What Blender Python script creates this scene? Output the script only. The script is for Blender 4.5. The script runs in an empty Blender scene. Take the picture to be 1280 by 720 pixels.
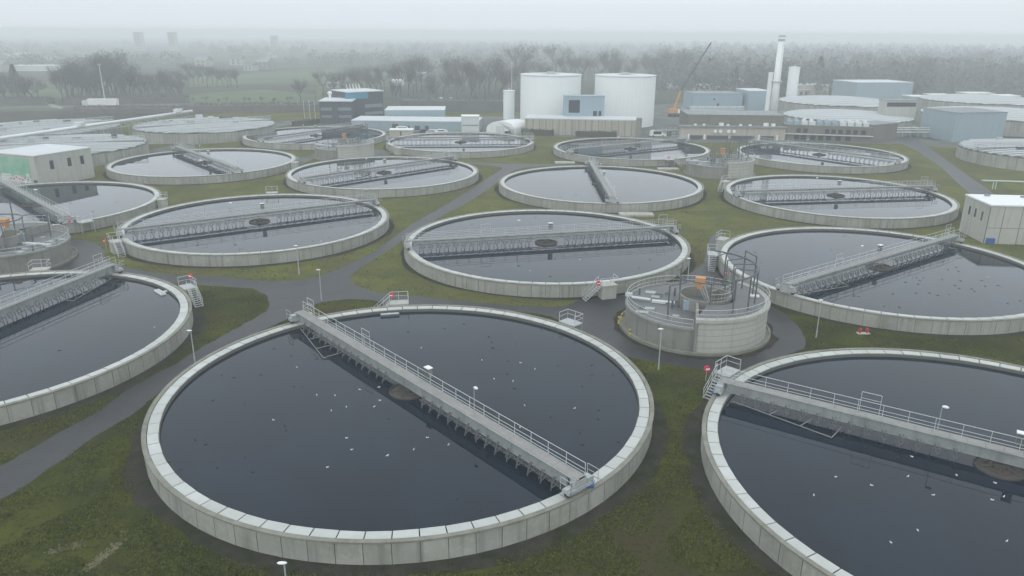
import bpy, math, random
import numpy as np
from mathutils import Vector, Matrix, noise
from mathutils.geometry import tessellate_polygon
R_ = math.radians
rnd = random.Random(11)
scene = bpy.context.scene
col = scene.collection

# ------------------------------------------------------------ camera
CAMH, PITCH, ROLL, FPX = 32.39, R_(18.767), R_(0.397), 938.9
_Fw = Vector((0, math.cos(PITCH), -math.sin(PITCH))); _U = Vector((0, math.sin(PITCH), math.cos(PITCH))); _R = Vector((1, 0, 0))
_R2 = _R*math.cos(ROLL) + _U*math.sin(ROLL); _U2 = _U*math.cos(ROLL) - _R*math.sin(ROLL)
cd = bpy.data.cameras.new('camera'); cam = bpy.data.objects.new('camera', cd); col.objects.link(cam)
cd.sensor_width = 36; cd.lens = FPX/1280*36; cd.clip_start = .5; cd.clip_end = 9000
M4 = Matrix(((_R2.x, _U2.x, -_Fw.x, 0), (_R2.y, _U2.y, -_Fw.y, 0), (_R2.z, _U2.z, -_Fw.z, CAMH), (0, 0, 0, 1)))
cam.matrix_world = M4
scene.camera = cam

# ------------------------------------------------------------ world, sun, exposure
SUN_EL, SUN_AZ = R_(48), R_(200)
w = bpy.data.worlds.new('World'); scene.world = w; w.use_nodes = True
nt = w.node_tree; bg = nt.nodes['Background']
sky = nt.nodes.new('ShaderNodeTexSky'); sky.sky_type = 'NISHITA'; sky.sun_disc = False
sky.sun_elevation = SUN_EL; sky.sun_rotation = SUN_AZ; sky.dust_density = 4
hsv = nt.nodes.new('ShaderNodeHueSaturation'); hsv.inputs['Saturation'].default_value = .2
mx = nt.nodes.new('ShaderNodeMix'); mx.data_type = 'RGBA'; mx.inputs[0].default_value = .86
mx.inputs[7].default_value = (7.25, 7.9, 8.4, 1)          # the even cloud deck
tcw = nt.nodes.new('ShaderNodeTexCoord'); sepw = nt.nodes.new('ShaderNodeSeparateXYZ'); nt.links.new(tcw.outputs['Generated'], sepw.inputs[0])
mrw = nt.nodes.new('ShaderNodeValToRGB')            # an overcast, misty sky: dimmest at the horizon, brightest a little above the mist
cr_ = mrw.color_ramp; cr_.elements[0].position = 0; cr_.elements[1].position = 1
for pos, v in ((0, .625), (.03, .632), (.15, 1.0), (.40, .78), (1, .82)):
    e = cr_.elements[0] if pos == 0 else (cr_.elements[-1] if pos == 1 else cr_.elements.new(pos)); e.color = (v, v, v, 1)
nt.links.new(sepw.outputs[2], mrw.inputs[0])
mulw = nt.nodes.new('ShaderNodeMath'); mulw.operation = 'MULTIPLY'; mulw.inputs[1].default_value = 1.9; nt.links.new(mrw.outputs[0], mulw.inputs[0])
sclw = nt.nodes.new('ShaderNodeVectorMath'); sclw.operation = 'SCALE'
nt.links.new(sky.outputs[0], hsv.inputs['Color']); nt.links.new(hsv.outputs[0], mx.inputs[6])
nt.links.new(mx.outputs[2], sclw.inputs[0]); nt.links.new(mulw.outputs[0], sclw.inputs['Scale']); nt.links.new(sclw.outputs[0], bg.inputs['Color']); bg.inputs['Strength'].default_value = .1
sl = bpy.data.lights.new('sun', 'SUN'); sl.energy = .5; sl.angle = R_(50); sl.color = (1, .97, .93)
so = bpy.data.objects.new('sun', sl); col.objects.link(so)
so.rotation_euler = (R_(90)-SUN_EL, 0, R_(180)-SUN_AZ+R_(0)); so.location = (0, 0, 60)
vs = scene.view_settings; vs.view_transform = 'Standard'; vs.look = 'None'; vs.exposure = 0; vs.gamma = 1; vs.use_curve_mapping = False
cy = scene.cycles
cy.use_denoising = True; cy.max_bounces = 8; cy.diffuse_bounces = 3; cy.glossy_bounces = 4; cy.volume_bounces = 8; cy.max_bounces = 12; cy.transmission_bounces = 4
cy.use_adaptive_sampling = True; cy.adaptive_threshold = .01

# ------------------------------------------------------------ pixel measures of the survey -> metres on the ground
def at(px, py, z=0.0):
    d = _Fw + _R2*((px-640)/FPX) - _U2*((py-360)/FPX)
    t = (z-CAMH)/d.z
    return Vector((d.x*t, d.y*t, z))
def topx(p):
    q = Vector((p[0], p[1], p[2]-CAMH)); d = q.dot(_Fw)
    return 640+FPX*q.dot(_R2)/d, 360-FPX*q.dot(_U2)/d
def zat(p, py):
    lo, hi = -3, 90
    for _ in range(40):
        m = (lo+hi)/2
        if topx((p[0], p[1], m))[1] > py: lo = m
        else: hi = m
    return lo

# ------------------------------------------------------------ object helpers
def tag(o, label=None, cat=None, group=None, kind=None):
    if label: o['label'] = label
    if cat: o['category'] = cat
    if group: o['group'] = group
    if kind: o['kind'] = kind
    return o
def empty(name, loc, label, cat, group=None, rz=0):
    o = bpy.data.objects.new(name, None); col.objects.link(o); o.location = loc; o.rotation_euler = (0, 0, rz)
    o.empty_display_size = .5
    return tag(o, label, cat, group)
def copy_tree(o, parent=None):
    c = o.copy(); col.objects.link(c)
    if parent: c.parent = parent
    for ch in list(o.children): copy_tree(ch, c)
    return c

class MB:
    def __init__(s): s.v = []; s.f = []; s.m = []
    def add(s, vs, fs, mat=0):
        b = len(s.v); s.v += [tuple(p) for p in vs]
        for f in fs: s.f.append(tuple(b+i for i in f)); s.m.append(mat)
    def box(s, x0, y0, z0, x1, y1, z1, mat=0):
        s.add([(x0,y0,z0),(x1,y0,z0),(x1,y1,z0),(x0,y1,z0),(x0,y0,z1),(x1,y0,z1),(x1,y1,z1),(x0,y1,z1)],
              [(0,3,2,1),(4,5,6,7),(0,1,5,4),(1,2,6,5),(2,3,7,6),(3,0,4,7)], mat)
    def fbox(s, O, X, Y, x0, y0, z0, x1, y1, z1, mat=0):      # box in the frame O, X, Y (2-d axes)
        P = []
        for z in (z0, z1):
            for a, b in ((x0,y0),(x1,y0),(x1,y1),(x0,y1)):
                P.append((O[0]+X[0]*a+Y[0]*b, O[1]+X[1]*a+Y[1]*b, z))
        s.add(P, [(0,3,2,1),(4,5,6,7),(0,1,5,4),(1,2,6,5),(2,3,7,6),(3,0,4,7)], mat)
    def tube(s, a, b, r, n=5, r2=None, mat=0):
        a = Vector(a); b = Vector(b); d = (b-a)
        if d.length < 1e-6: return
        d.normalize(); u = d.orthogonal().normalized(); v = d.cross(u); r2 = r if r2 is None else r2
        P = []
        for c, q in ((a, r), (b, r2)):
            for k in range(n):
                t = 2*math.pi*k/n; P.append(c+(u*math.cos(t)+v*math.sin(t))*q)
        F = [(k, (k+1)%n, n+(k+1)%n, n+k) for k in range(n)]
        F += [tuple(range(n-1, -1, -1)), tuple(range(n, 2*n))]
        s.add(P, F, mat)
    def path(s, pts, r, n=5, mat=0):
        for a, b in zip(pts[:-1], pts[1:]): s.tube(a, b, r, n, mat=mat)
    def lathe(s, prof, n=72, a0=0., a1=2*math.pi, mat=0, c=(0, 0)):
        full = abs(a1-a0-2*math.pi) < 1e-6; m = n if full else n+1; P = []
        for k in range(m):
            t = a0+(a1-a0)*k/n
            for r, z in prof: P.append((c[0]+r*math.cos(t), c[1]+r*math.sin(t), z))
        L = len(prof); F = []
        for k in range(n):
            k2 = (k+1) % m
            for j in range(L-1): F.append((k*L+j, k2*L+j, k2*L+j+1, k*L+j+1))
        s.add(P, F, mat)
    def disc(s, r, z, n=72, c=(0, 0), mat=0, a0=0., a1=2*math.pi):
        full = abs(a1-a0-2*math.pi) < 1e-6
        P = [(c[0]+r*math.cos(a0+(a1-a0)*k/n), c[1]+r*math.sin(a0+(a1-a0)*k/n), z) for k in range(n if full else n+1)]
        if not full: P.append((c[0], c[1], z))
        s.add(P, [tuple(range(len(P)))], mat)
    def poly(s, pts, z=0., mat=0):
        P = [Vector((p[0], p[1], 0)) for p in pts]
        T = tessellate_polygon([P]); V = [(p[0], p[1], z) for p in pts]; F = []
        for t in T:
            a, b, c_ = [P[i] for i in t]
            F.append(t if (b-a).cross(c_-a).z > 0 else t[::-1])
        s.add(V, F, mat)
    def ell(s, c, rx, ry, rz, n=8, m=5, mat=0, rot=0):
        P = []; ca, sa = math.cos(rot), math.sin(rot)
        for j in range(m+1):
            ph = -math.pi/2+math.pi*j/m
            for k in range(n):
                t = 2*math.pi*k/n; x = rx*math.cos(ph)*math.cos(t); y = ry*math.cos(ph)*math.sin(t)
                P.append((c[0]+x*ca-y*sa, c[1]+x*sa+y*ca, c[2]+rz*math.sin(ph)))
        s.add(P, [(j*n+k, j*n+(k+1)%n, (j+1)*n+(k+1)%n, (j+1)*n+k) for j in range(m) for k in range(n)], mat)
    def mesh(s, name, mats, smooth=False):
        me = bpy.data.meshes.new(name); me.from_pydata(s.v, [], s.f); me.update()
        if not isinstance(mats, (list, tuple)): mats = [mats]
        for m in mats: me.materials.append(m)
        me.polygons.foreach_set('material_index', s.m)
        if smooth: me.polygons.foreach_set('use_smooth', [True]*len(s.f))
        return me
    def build(s, name, mats, parent=None, smooth=False, loc=None):
        o = bpy.data.objects.new(name, s.mesh(name, mats, smooth)); col.objects.link(o)
        if parent: o.parent = parent
        if loc is not None: o.location = loc
        return o
def link(name, me, parent=None, loc=(0, 0, 0), rz=0, sc=None):
    o = bpy.data.objects.new(name, me); col.objects.link(o)
    if parent: o.parent = parent
    o.location = loc; o.rotation_euler = (0, 0, rz)
    if sc: o.scale = sc
    return o

# ------------------------------------------------------------ materials
def mat(name, base, rough=.7, var=0., vscale=1., var2=None, streak=0., bump=0., bscale=20., metal=0., spec=.5, island=False, rim=None):
    """base colour mottled with two noises; streak = rain marks running down walls"""
    m = bpy.data.materials.new(name); m.use_nodes = True; t = m.node_tree; N = t.nodes; L = t.links
    p = N['Principled BSDF']; p.inputs['Roughness'].default_value = rough; p.inputs['Metallic'].default_value = metal
    p.inputs['Specular IOR Level'].default_value = spec
    tc = N.new('ShaderNodeTexCoord'); oi = N.new('ShaderNodeObjectInfo')
    ad = N.new('ShaderNodeVectorMath'); ad.operation = 'ADD'
    sc_ = N.new('ShaderNodeVectorMath'); sc_.operation = 'SCALE'; sc_.inputs['Scale'].default_value = 97.
    L.new(oi.outputs['Random'], sc_.inputs[0]); L.new(tc.outputs['Object'], ad.inputs[0]); L.new(sc_.outputs[0], ad.inputs[1])
    cur = None
    def rgb(c): 
        n = N.new('ShaderNodeRGB'); n.outputs[0].default_value = (*c, 1); return n.outputs[0]
    cur = rgb(base)
    def mixin(cur, c2, fac):
        mm = N.new('ShaderNodeMix'); mm.data_type = 'RGBA'; L.new(fac, mm.inputs[0]); L.new(cur, mm.inputs[6]); L.new(c2, mm.inputs[7]); return mm.outputs[2]
    def nz(vec, s, d=4, lo=.35, hi=.65, amp=1.):
        n = N.new('ShaderNodeTexNoise'); n.inputs['Scale'].default_value = s; n.inputs['Detail'].default_value = d; L.new(vec, n.inputs['Vector'])
        r = N.new('ShaderNodeMapRange'); r.inputs[1].default_value = lo; r.inputs[2].default_value = hi; r.inputs[4].default_value = amp
        L.new(n.outputs[0], r.inputs[0]); return r.outputs[0]
    dark = tuple(c*.55 for c in base) if var2 is None else var2
    if var:
        cur = mixin(cur, rgb(dark), nz(ad.outputs[0], vscale, 6, .38, .72, var))
        cur = mixin(cur, rgb(tuple(min(1, c*1.25) for c in base)), nz(ad.outputs[0], vscale*7.3, 3, .5, .8, var*.8))
    if island:
        ge = N.new('ShaderNodeNewGeometry'); mr_ = N.new('ShaderNodeMapRange'); mr_.inputs[4].default_value = .45; L.new(ge.outputs['Random Per Island'], mr_.inputs[0])
        cur = mixin(cur, rgb(tuple(c*.62 for c in base)), mr_.outputs[0])
    if streak:
        mp = N.new('ShaderNodeMapping'); mp.inputs['Scale'].default_value = (1, 1, .07); L.new(ad.outputs[0], mp.inputs[0])
        cur = mixin(cur, rgb(tuple(c*.45 for c in base)), nz(mp.outputs[0], 1.6, 5, .52, .78, streak))
    L.new(cur, p.inputs['Base Color'])
    if bump:
        n = N.new('ShaderNodeTexNoise'); n.inputs['Scale'].default_value = bscale; n.inputs['Detail'].default_value = 5; L.new(ad.outputs[0], n.inputs['Vector'])
        b = N.new('ShaderNodeBump'); b.inputs['Strength'].default_value = bump; b.inputs['Distance'].default_value = .05
        L.new(n.outputs[0], b.inputs['Height']); L.new(b.outputs[0], p.inputs['Normal'])
    return m
M = {}
M['wall'] = mat('tank_wall_concrete', (.37,.37,.335), .85, .7, .35, (.22,.22,.17), .95, .3, 9, island=True)
M['groove'] = mat('joint_dark', (.13,.13,.11), .9, .3, 2)
M['cap'] = mat('rim_cap', (.24,.235,.20), .9, .7, .8, (.11,.11,.08), 0, .3, 12)
M['cover'] = mat('white_gutter_cover', (.52,.535,.515), .5, .65, 1.3, (.42,.43,.38), island=True)
M['cover2'] = mat('grey_white_gutter_cover', (.46,.475,.455), .5, .5, 1.3, (.38,.39,.34))
M['gap'] = mat('gutter_gap', (.035,.04,.035), .9)
M['galv'] = mat('galvanised_steel', (.42,.44,.44), .55, .3, 1.5, (.26,.28,.28), metal=.15)
M['rail'] = mat('railing_steel', (.55,.57,.57), .5, .2, 2, metal=.1)
M['dsteel'] = mat('dark_steel', (.10,.11,.12), .6, .3, 2)
M['girder'] = mat('girder_paint', (.27,.29,.285), .6, .6, .7, (.16,.17,.165), .7)
M['deck'] = mat('deck_boards', (.30,.285,.27), .8, .5, 1.1, (.18,.17,.16), 0, .3, 8)
M['scum'] = mat('weathered_rusty_steel', (.075,.068,.056), .8, .5, 1.4)
M['scumg'] = mat('dull_galvanised', (.2,.2,.185), .7, .5, 1.2)
M['conc'] = mat('weathered_concrete', (.24,.24,.215), .85, .5, .3, (.12,.12,.10), .8, .3, 6)
M['conc_l'] = mat('pale_concrete', (.43,.43,.39), .85, .5, .25, (.36,.36,.31), .5, .3, 5)
M['deckconc'] = mat('damp_deck_concrete', (.13,.135,.135), .55, .6, .3, (.075,.08,.08), 0, .2, 8)
M['white'] = mat('white_paint', (.78,.80,.79), .5, .2, .4, (.6,.62,.6), .2)
M['silo'] = mat('silo_cladding', (.80,.83,.82), .55, .12, .12, (.7,.74,.73), .08)
M['ltblue'] = mat('pale_blue_cladding', (.27,.35,.385), .5, .2, .1, (.22,.3,.34), .3)
M['greyblue'] = mat('grey_blue_cladding', (.28,.37,.42), .5, .2, .1, (.2,.28,.33), .2)
M['teal'] = mat('teal_panel', (.05,.24,.34), .5, .2, .2)
M['office'] = mat('dark_facade', (.045,.06,.075), .5, .3, .2)
M['glass'] = mat('window_glass', (.03,.04,.05), .12, .2, .5)
M['glassl'] = mat('pale_window_band', (.25,.30,.33), .15, .3, .5)
M['brown'] = mat('brown_brick', (.17,.155,.13), .85, .5, .25, (.11,.1,.085), .4)
M['beige'] = mat('beige_render', (.42,.39,.33), .8, .4, .2, (.3,.28,.23), .5)
M['roofg'] = mat('grey_roof', (.24,.26,.27), .8, .5, .15, (.15,.16,.17))
M['roofl'] = mat('pale_roof', (.58,.61,.62), .6, .3, .15, (.42,.45,.45))
M['cov_r'] = mat('covered_tank_roof', (.36,.38,.38), .6, .5, .25, (.24,.26,.26))
M['cov_r2'] = mat('covered_tank_roof_old', (.27,.29,.29), .6, .5, .25, (.17,.19,.19))
M['cov_d'] = mat('covered_tank_roof_seam', (.19,.205,.20), .7, .5, .3)
M['red'] = mat('red_plastic', (.55,.008,.035), .4)
M['orange'] = mat('orange_paint', (.55,.26,.09), .6, .3, 1)
M['yellow'] = mat('yellow_paint', (.7,.5,.03), .45)
M['blue'] = mat('blue_plastic', (.03,.10,.32), .45)
M['mural_g'] = mat('mural_green', (.15,.38,.26), .7, .55, .5, (.5,.58,.52))
M['black'] = mat('black_rubber', (.02,.02,.02), .8)
M['gull_w'] = mat('gull_white', (.85,.85,.83), .8)
M['gull_g'] = mat('gull_grey', (.42,.44,.46), .8)
M['duck'] = mat('dark_plumage', (.018,.018,.017), .9)
M['bark'] = mat('bark', (.075,.065,.055), .9, .4, 2)
M['twig'] = mat('twigs', (.14,.128,.12), .95, .4, .3)
M['twig2'] = mat('grey_twigs', (.13,.137,.13), .95, .4, .3)
M['tuft'] = mat('tuft_green', (.115,.13,.022), .95, .4, .3, spec=.05)
M['tuft2'] = mat('tuft_dark', (.06,.075,.018), .95, .4, .3, spec=.05)
M['wood1'] = mat('haze_pale_winter_wood', (.19,.185,.175), .95, .4, .05)  # both far wood tones are paled, distant mist painted into the colour
M['wood2'] = mat('haze_grey_winter_wood', (.155,.165,.165), .95, .4, .05)
for k_ in ('wood1', 'wood2'):
    t_ = M[k_].node_tree; p_ = t_.nodes['Principled BSDF']; tl_ = t_.nodes.new('ShaderNodeBsdfTranslucent'); ms_ = t_.nodes.new('ShaderNodeMixShader'); ms_.inputs[0].default_value = .5
    t_.links.new(p_.inputs['Base Color'].links[0].from_socket, tl_.inputs[0]); t_.links.new(p_.outputs[0], ms_.inputs[1]); t_.links.new(tl_.outputs[0], ms_.inputs[2]); t_.links.new(ms_.outputs[0], t_.nodes['Material Output'].inputs['Surface'])
M['ever'] = mat('evergreen', (.035,.055,.03), .9, .5, .4)
M['hedge'] = mat('hedge_leaves', (.045,.06,.035), .95, .6, .4, (.08,.06,.045))
M['green'] = mat('pale_green_pipe', (.48,.56,.50), .5, .2, .5)
M['truck'] = mat('trailer_white', (.75,.76,.74), .5, .2, .3)

def ground_mat(name, cols, scales, rough=.95, bump=.6, spec=.04):
    m = bpy.data.materials.new(name); m.use_nodes = True; t = m.node_tree; N = t.nodes; L = t.links
    p = N['Principled BSDF']; p.inputs['Roughness'].default_value = rough; p.inputs['Specular IOR Level'].default_value = spec
    tc = N.new('ShaderNodeTexCoord'); cur = None
    for i, (c, s) in enumerate(zip(cols, scales)):
        rg = N.new('ShaderNodeRGB'); rg.outputs[0].default_value = (*c, 1)
        if cur is None: cur = rg.outputs[0]; continue
        n = N.new('ShaderNodeTexNoise'); n.inputs['Scale'].default_value = s[0]; n.inputs['Detail'].default_value = 6; n.inputs['Roughness'].default_value = .6
        mp = N.new('ShaderNodeMapping'); mp.inputs['Location'].default_value = (i*31.7, i*17.1, 0); L.new(tc.outputs['Object'], mp.inputs[0]); L.new(mp.outputs[0], n.inputs['Vector'])
        r = N.new('ShaderNodeMapRange'); r.inputs[1].default_value = s[1]; r.inputs[2].default_value = s[2]; r.inputs[4].default_value = s[3]
        L.new(n.outputs[0], r.inputs[0]); mm = N.new('ShaderNodeMix'); mm.data_type = 'RGBA'
        L.new(r.outputs[0], mm.inputs[0]); L.new(cur, mm.inputs[6]); L.new(rg.outputs[0], mm.inputs[7]); cur = mm.outputs[2]
    L.new(cur, p.inputs['Base Color'])
    n = N.new('ShaderNodeTexNoise'); n.inputs['Scale'].default_value = 3.5; n.inputs['Detail'].default_value = 8; n.inputs['Roughness'].default_value = .75
    L.new(tc.outputs['Object'], n.inputs['Vector'])
    b = N.new('ShaderNodeBump'); b.inputs['Strength'].default_value = bump; b.inputs['Distance'].default_value = .15
    L.new(n.outputs[0], b.inputs['Height']); L.new(b.outputs[0], p.inputs['Normal'])
    return m
M['grass'] = ground_mat('mown_mossy_grass', [(.036,.044,.009),(.085,.092,.013),(.021,.028,.008),(.060,.050,.022),(.010,.014,.005),(.20,.17,.10)],
    [None,(.11,.42,.62,.9),(.35,.45,.7,.8),(.07,.5,.66,.75),(3.1,.52,.66,.8),(.42,.735,.77,.8)])
M['lawn'] = ground_mat('far_lawn_lightened', [(.095,.102,.033),(.145,.150,.036),(.064,.072,.027),(.105,.088,.045),(.034,.040,.020)], [None,(.09,.42,.62,.9),(.3,.45,.7,.7),(.06,.5,.66,.75),(2.6,.52,.68,.6)])  # olive grass lightened: the brighter look of distant lawns is put into the colour
M['soil'] = ground_mat('bare_damp_soil', [(.036,.035,.027),(.058,.055,.042),(.022,.028,.010)], [None,(.8,.4,.65,.8),(.5,.48,.62,.9)])
M['far'] = ground_mat('far_fields', [(.07,.08,.05),(.05,.055,.045),(.12,.13,.07),(.09,.08,.07)], [None,(.004,.42,.55,1),(.007,.5,.6,.9),(.02,.45,.65,.7)], bump=.1)
M['field'] = ground_mat('pale_green_meadow', [(.115,.15,.085),(.09,.115,.065)], [None,(.02,.4,.65,.8)], bump=.1)
M['brownf'] = ground_mat('rough_brown_bank', [(.07,.065,.05),(.045,.045,.04),(.10,.09,.06)], [None,(.06,.4,.65,.9),(.12,.5,.7,.7)], bump=.3)
M['yard'] = ground_mat('paved_yard', [(.15,.155,.15),(.10,.105,.10),(.07,.08,.04)], [None,(.05,.4,.65,.8),(.09,.52,.62,.7)], .7, .1)
M['asphalt'] = ground_mat('damp_asphalt', [(.034,.035,.038),(.024,.025,.028),(.055,.057,.060),(.018,.019,.020)], [None,(.12,.42,.66,.8),(.5,.5,.75,.6),(.05,.5,.66,.8)], .45, .12, .28)
M['sand'] = ground_mat('trodden_sand', [(.17,.15,.10),(.08,.075,.035)], [None,(1.5,.4,.65,.8)], .95, .2)
M['path'] = ground_mat('pale_track', [(.3,.3,.27),(.2,.2,.17)], [None,(.1,.4,.65,.8)], .8, .1)

def water_mat():
    m = bpy.data.materials.new('dark_still_water'); m.use_nodes = True; t = m.node_tree; N = t.nodes; L = t.links
    p = N['Principled BSDF']; p.inputs['Roughness'].default_value = .02; p.inputs['IOR'].default_value = 1.31
    tc = N.new('ShaderNodeTexCoord'); oi = N.new('ShaderNodeObjectInfo')
    s_ = N.new('ShaderNodeVectorMath'); s_.operation = 'SCALE'; s_.inputs['Scale'].default_value = 210
    L.new(oi.outputs['Random'], s_.inputs[0]); a = N.new('ShaderNodeVectorMath'); L.new(tc.outputs['Object'], a.inputs[0]); L.new(s_.outputs[0], a.inputs[1])
    n = N.new('ShaderNodeTexNoise'); n.inputs['Scale'].default_value = .12; n.inputs['Detail'].default_value = 5; L.new(a.outputs[0], n.inputs['Vector'])
    r = N.new('ShaderNodeMapRange'); r.inputs[1].default_value = .35; r.inputs[2].default_value = .7; L.new(n.outputs[0], r.inputs[0])
    mm = N.new('ShaderNodeMix'); mm.data_type = 'RGBA'; mm.inputs[6].default_value = (.001,.006,.015,1); mm.inputs[7].default_value = (.002,.012,.028,1)
    L.new(r.outputs[0], mm.inputs[0]); L.new(mm.outputs[2], p.inputs['Base Color'])
    n2 = N.new('ShaderNodeTexNoise'); n2.inputs['Scale'].default_value = 1.6; n2.inputs['Detail'].default_value = 4; L.new(a.outputs[0], n2.inputs['Vector'])
    b = N.new('ShaderNodeBump'); b.inputs['Strength'].default_value = .022; b.inputs['Distance'].default_value = .05; L.new(n2.outputs[0], b.inputs['Height']); L.new(b.outputs[0], p.inputs['Normal'])
    return m
M['water'] = water_mat()

# ------------------------------------------------------------ the ground and its sheets
def sheet(name, pts, z, m, label=None):
    b = MB(); b.poly(pts, z); return tag(b.build(name, M[m]), kind='structure', label=label)
def pxs(pts): return [at(*p).xy for p in pts]
def smooth_px(pts, n=4):      # a soft curve through corner points
    P = [Vector(p) for p in pts]; out = []
    for i in range(len(P)):
        a, b, c, d = P[i-1], P[i], P[(i+1) % len(P)], P[(i+2) % len(P)]
        for k in range(n):
            t = k/n; out.append(.5*((2*b)+(c-a)*t+(2*a-5*b+4*c-d)*t*t+(3*b-a-3*c+d)*t**3))
    return out
S = 3900
g = MB()
# one ground sheet with a few gentle folds near the camera, flat at the tanks
g.add([(-S,-S,0),(S,-S,0),(S,S,0),(-S,S,0)], [(0,1,2,3)])
tag(g.build('ground', M['far']), kind='structure')
sheet('grass', [at(-900, 330).xy, (-190, 10), (-80, -20), (110, -20), (230, 60), (230, 250), at(1180,150).xy, at(700,140).xy, at(330,137).xy, at(170,150).xy, at(-200,200).xy], .004, 'grass')
sheet('lawn', [(-230,96),(-52,96),(-32,96),(-25,93),(-12,90),(3,85.6),(12,84.5),(25,88),(35,98),(75,110),(240,112),(240,250), at(1180,150).xy, at(700,140).xy, at(330,137).xy, at(170,150).xy, at(-200,200).xy], .008, 'lawn')  # distant grass as its own sheet, viewing brightness painted into its material
# far fields and banks
sheet('meadow', pxs([(215,131),(392,130),(394,118),(330,112),(260,116),(190,124)]), .004, 'field')
sheet('meadow', pxs([(235,109),(440,98),(520,92),(450,86),(330,90),(240,97)]), .004, 'field')
sheet('meadow', pxs([(35,123),(80,122),(80,112),(50,110),(20,116)]), .004, 'field')
sheet('meadow', pxs([(395,130),(402,130),(402,108),(396,108)]), .004, 'field')
sheet('rough_bank', pxs([(-300,200),(-300,140),(0,139),(90,138),(180,137),(240,140),(150,152),(0,170)]), .012, 'brownf')
sheet('road', pxs([(-300,139),(0,136.5),(120,133.5),(250,131.5),(250,129.5),(120,131),(0,133.6),(-300,135)]), .016, 'yard')
sheet('yard', pxs([(395,166),(480,158),(500,167),(600,165),(640,168),(720,172),(830,172),(850,178),(1120,180),(1200,185),(1420,190),(1420,140),(1100,128),(900,125),(640,145),(400,150)]), .012, 'yard')
# asphalt: the whole network, traced along its kerb-less edges
main_road = smooth_px([at(*p).xy for p in [(-80,618),(0,583),(76,540),(122,515),(160,487),(210,460),(260,430),(305,405),(333,389),(336,378),(330,368),(314,361),(280,358.5),(244,356),(200,352),(150,350),(90,352),(0,352),(-120,352),
   (-120,300),(0,300),(60,298),(90,299),(112,302),(127,310),(133,324),(165,336),(209,343),(245,345),(280,346),(323,351),(361,351),(387,347.5),(417,339),(461,318),(500,291),(514,281),(554,258),(583,240),(612,221),(627,212),(625,209),
   (606,206.4),(585,204.5),(586,202.4),(606,203.2),(630,204.6),(693,205.5),(760,207),(760,211),(693,208),(668,208.8),(646,212),(630,220),(621,229),(605,240),(573,260),(558,267),(511,295),(480,316.5),(455,332),(441,342),(438,348),(445,356),(460,362),(478,366),(527,371),(605,379),(674,384),(711,382),(720,376),
   (745,368),(790,360),(830,352),(856,345),(878,330),(884,312),(890,295),(905,293),(905,312),(912,345),(930,365),(957,380),(977,390),(997,407),(1006,424),(1003,436),(960,452),(915,470),(890,467),(876,461),(840,457),(790,447),(770,440),(690,396),(600,386),(540,381),(500,383),(474,377),(452,374.5),(426,375),(400,378.7),(387,383),(365,396),(330,412),(290,430),(250,455),(200,490),(180,507),(165,518),(120,545),(60,588),(0,627),(-80,680)]], 3)
def rough_edge(P, step=.9, amp=.16):
    out = []
    for i in range(len(P)):
        a, b_ = Vector(P[i]), Vector(P[(i+1) % len(P)]); n = max(1, int((b_-a).length/step)) if a.y < 190 else 1
        for k in range(n):
            p = a.lerp(b_, k/n); out.append(p+Vector((noise.noise(Vector((p.x*.8, p.y*.8, 3))), noise.noise(Vector((p.x*.8, p.y*.8, 9)))))*amp*2)
    return out
sheet('asphalt_road', rough_edge(main_road), .016, 'asphalt')
sheet('asphalt_road', pxs([(1119,166),(1128,180),(1149,190),(1176,209),(1205,236),(1215,243),(1243,243),(1234,236),(1208,218),(1180,198),(1160,184),(1145,173.5),(1184,176),(1280,180),(1280,171),(1200,168)]), .016, 'asphalt')
sheet('service_track', pxs([(60,222),(115,202),(160,193),(217,181.5),(270,171.5),(300,165),(320,158),(345,152),(400,148),(400,151),(350,158),(322,166),(301,171.5),(275,176.5),(222,186),(170,197),(118,209),(60,232)]), .016, 'yard')
sheet('service_track', pxs([(372,208),(392,198),(408,204),(470,200),(490,196),(480,188),(460,186),(400,190),(372,198)]), .020, 'yard')
sheet('path', pxs([(163,178.3),(240,179),(240,180.2),(163,180)]), .020, 'path')
sheet('path', pxs([(57,129),(66,130),(80,134.5),(76,136.5),(64,134)]), .020, 'path')
bp = MB(); br0 = random.Random(31)
for (x0, y0, x1, y1, n_) in ((62,690,100,680,150),(92,684,104,678,50),(106,712,132,694,170),(128,696,158,674,170),(150,672,158,664,40)):
    for k in range(n_):
        t = br0.random(); q = at(x0+(x1-x0)*t+br0.gauss(0,3.2), y0+(y1-y0)*t+br0.gauss(0,2.0)); r = br0.uniform(.02,.11); n = 6; ph = br0.uniform(0,6)
        bp.add([(q.x+r*br0.uniform(.5,1.2)*math.cos(ph+k2*1.047), q.y+r*br0.uniform(.4,1)*math.sin(ph+k2*1.047), .006+k*.00004) for k2 in range(n)], [tuple(range(n))])
tag(bp.build('bare_patch', M['sand']), kind='structure')

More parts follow.
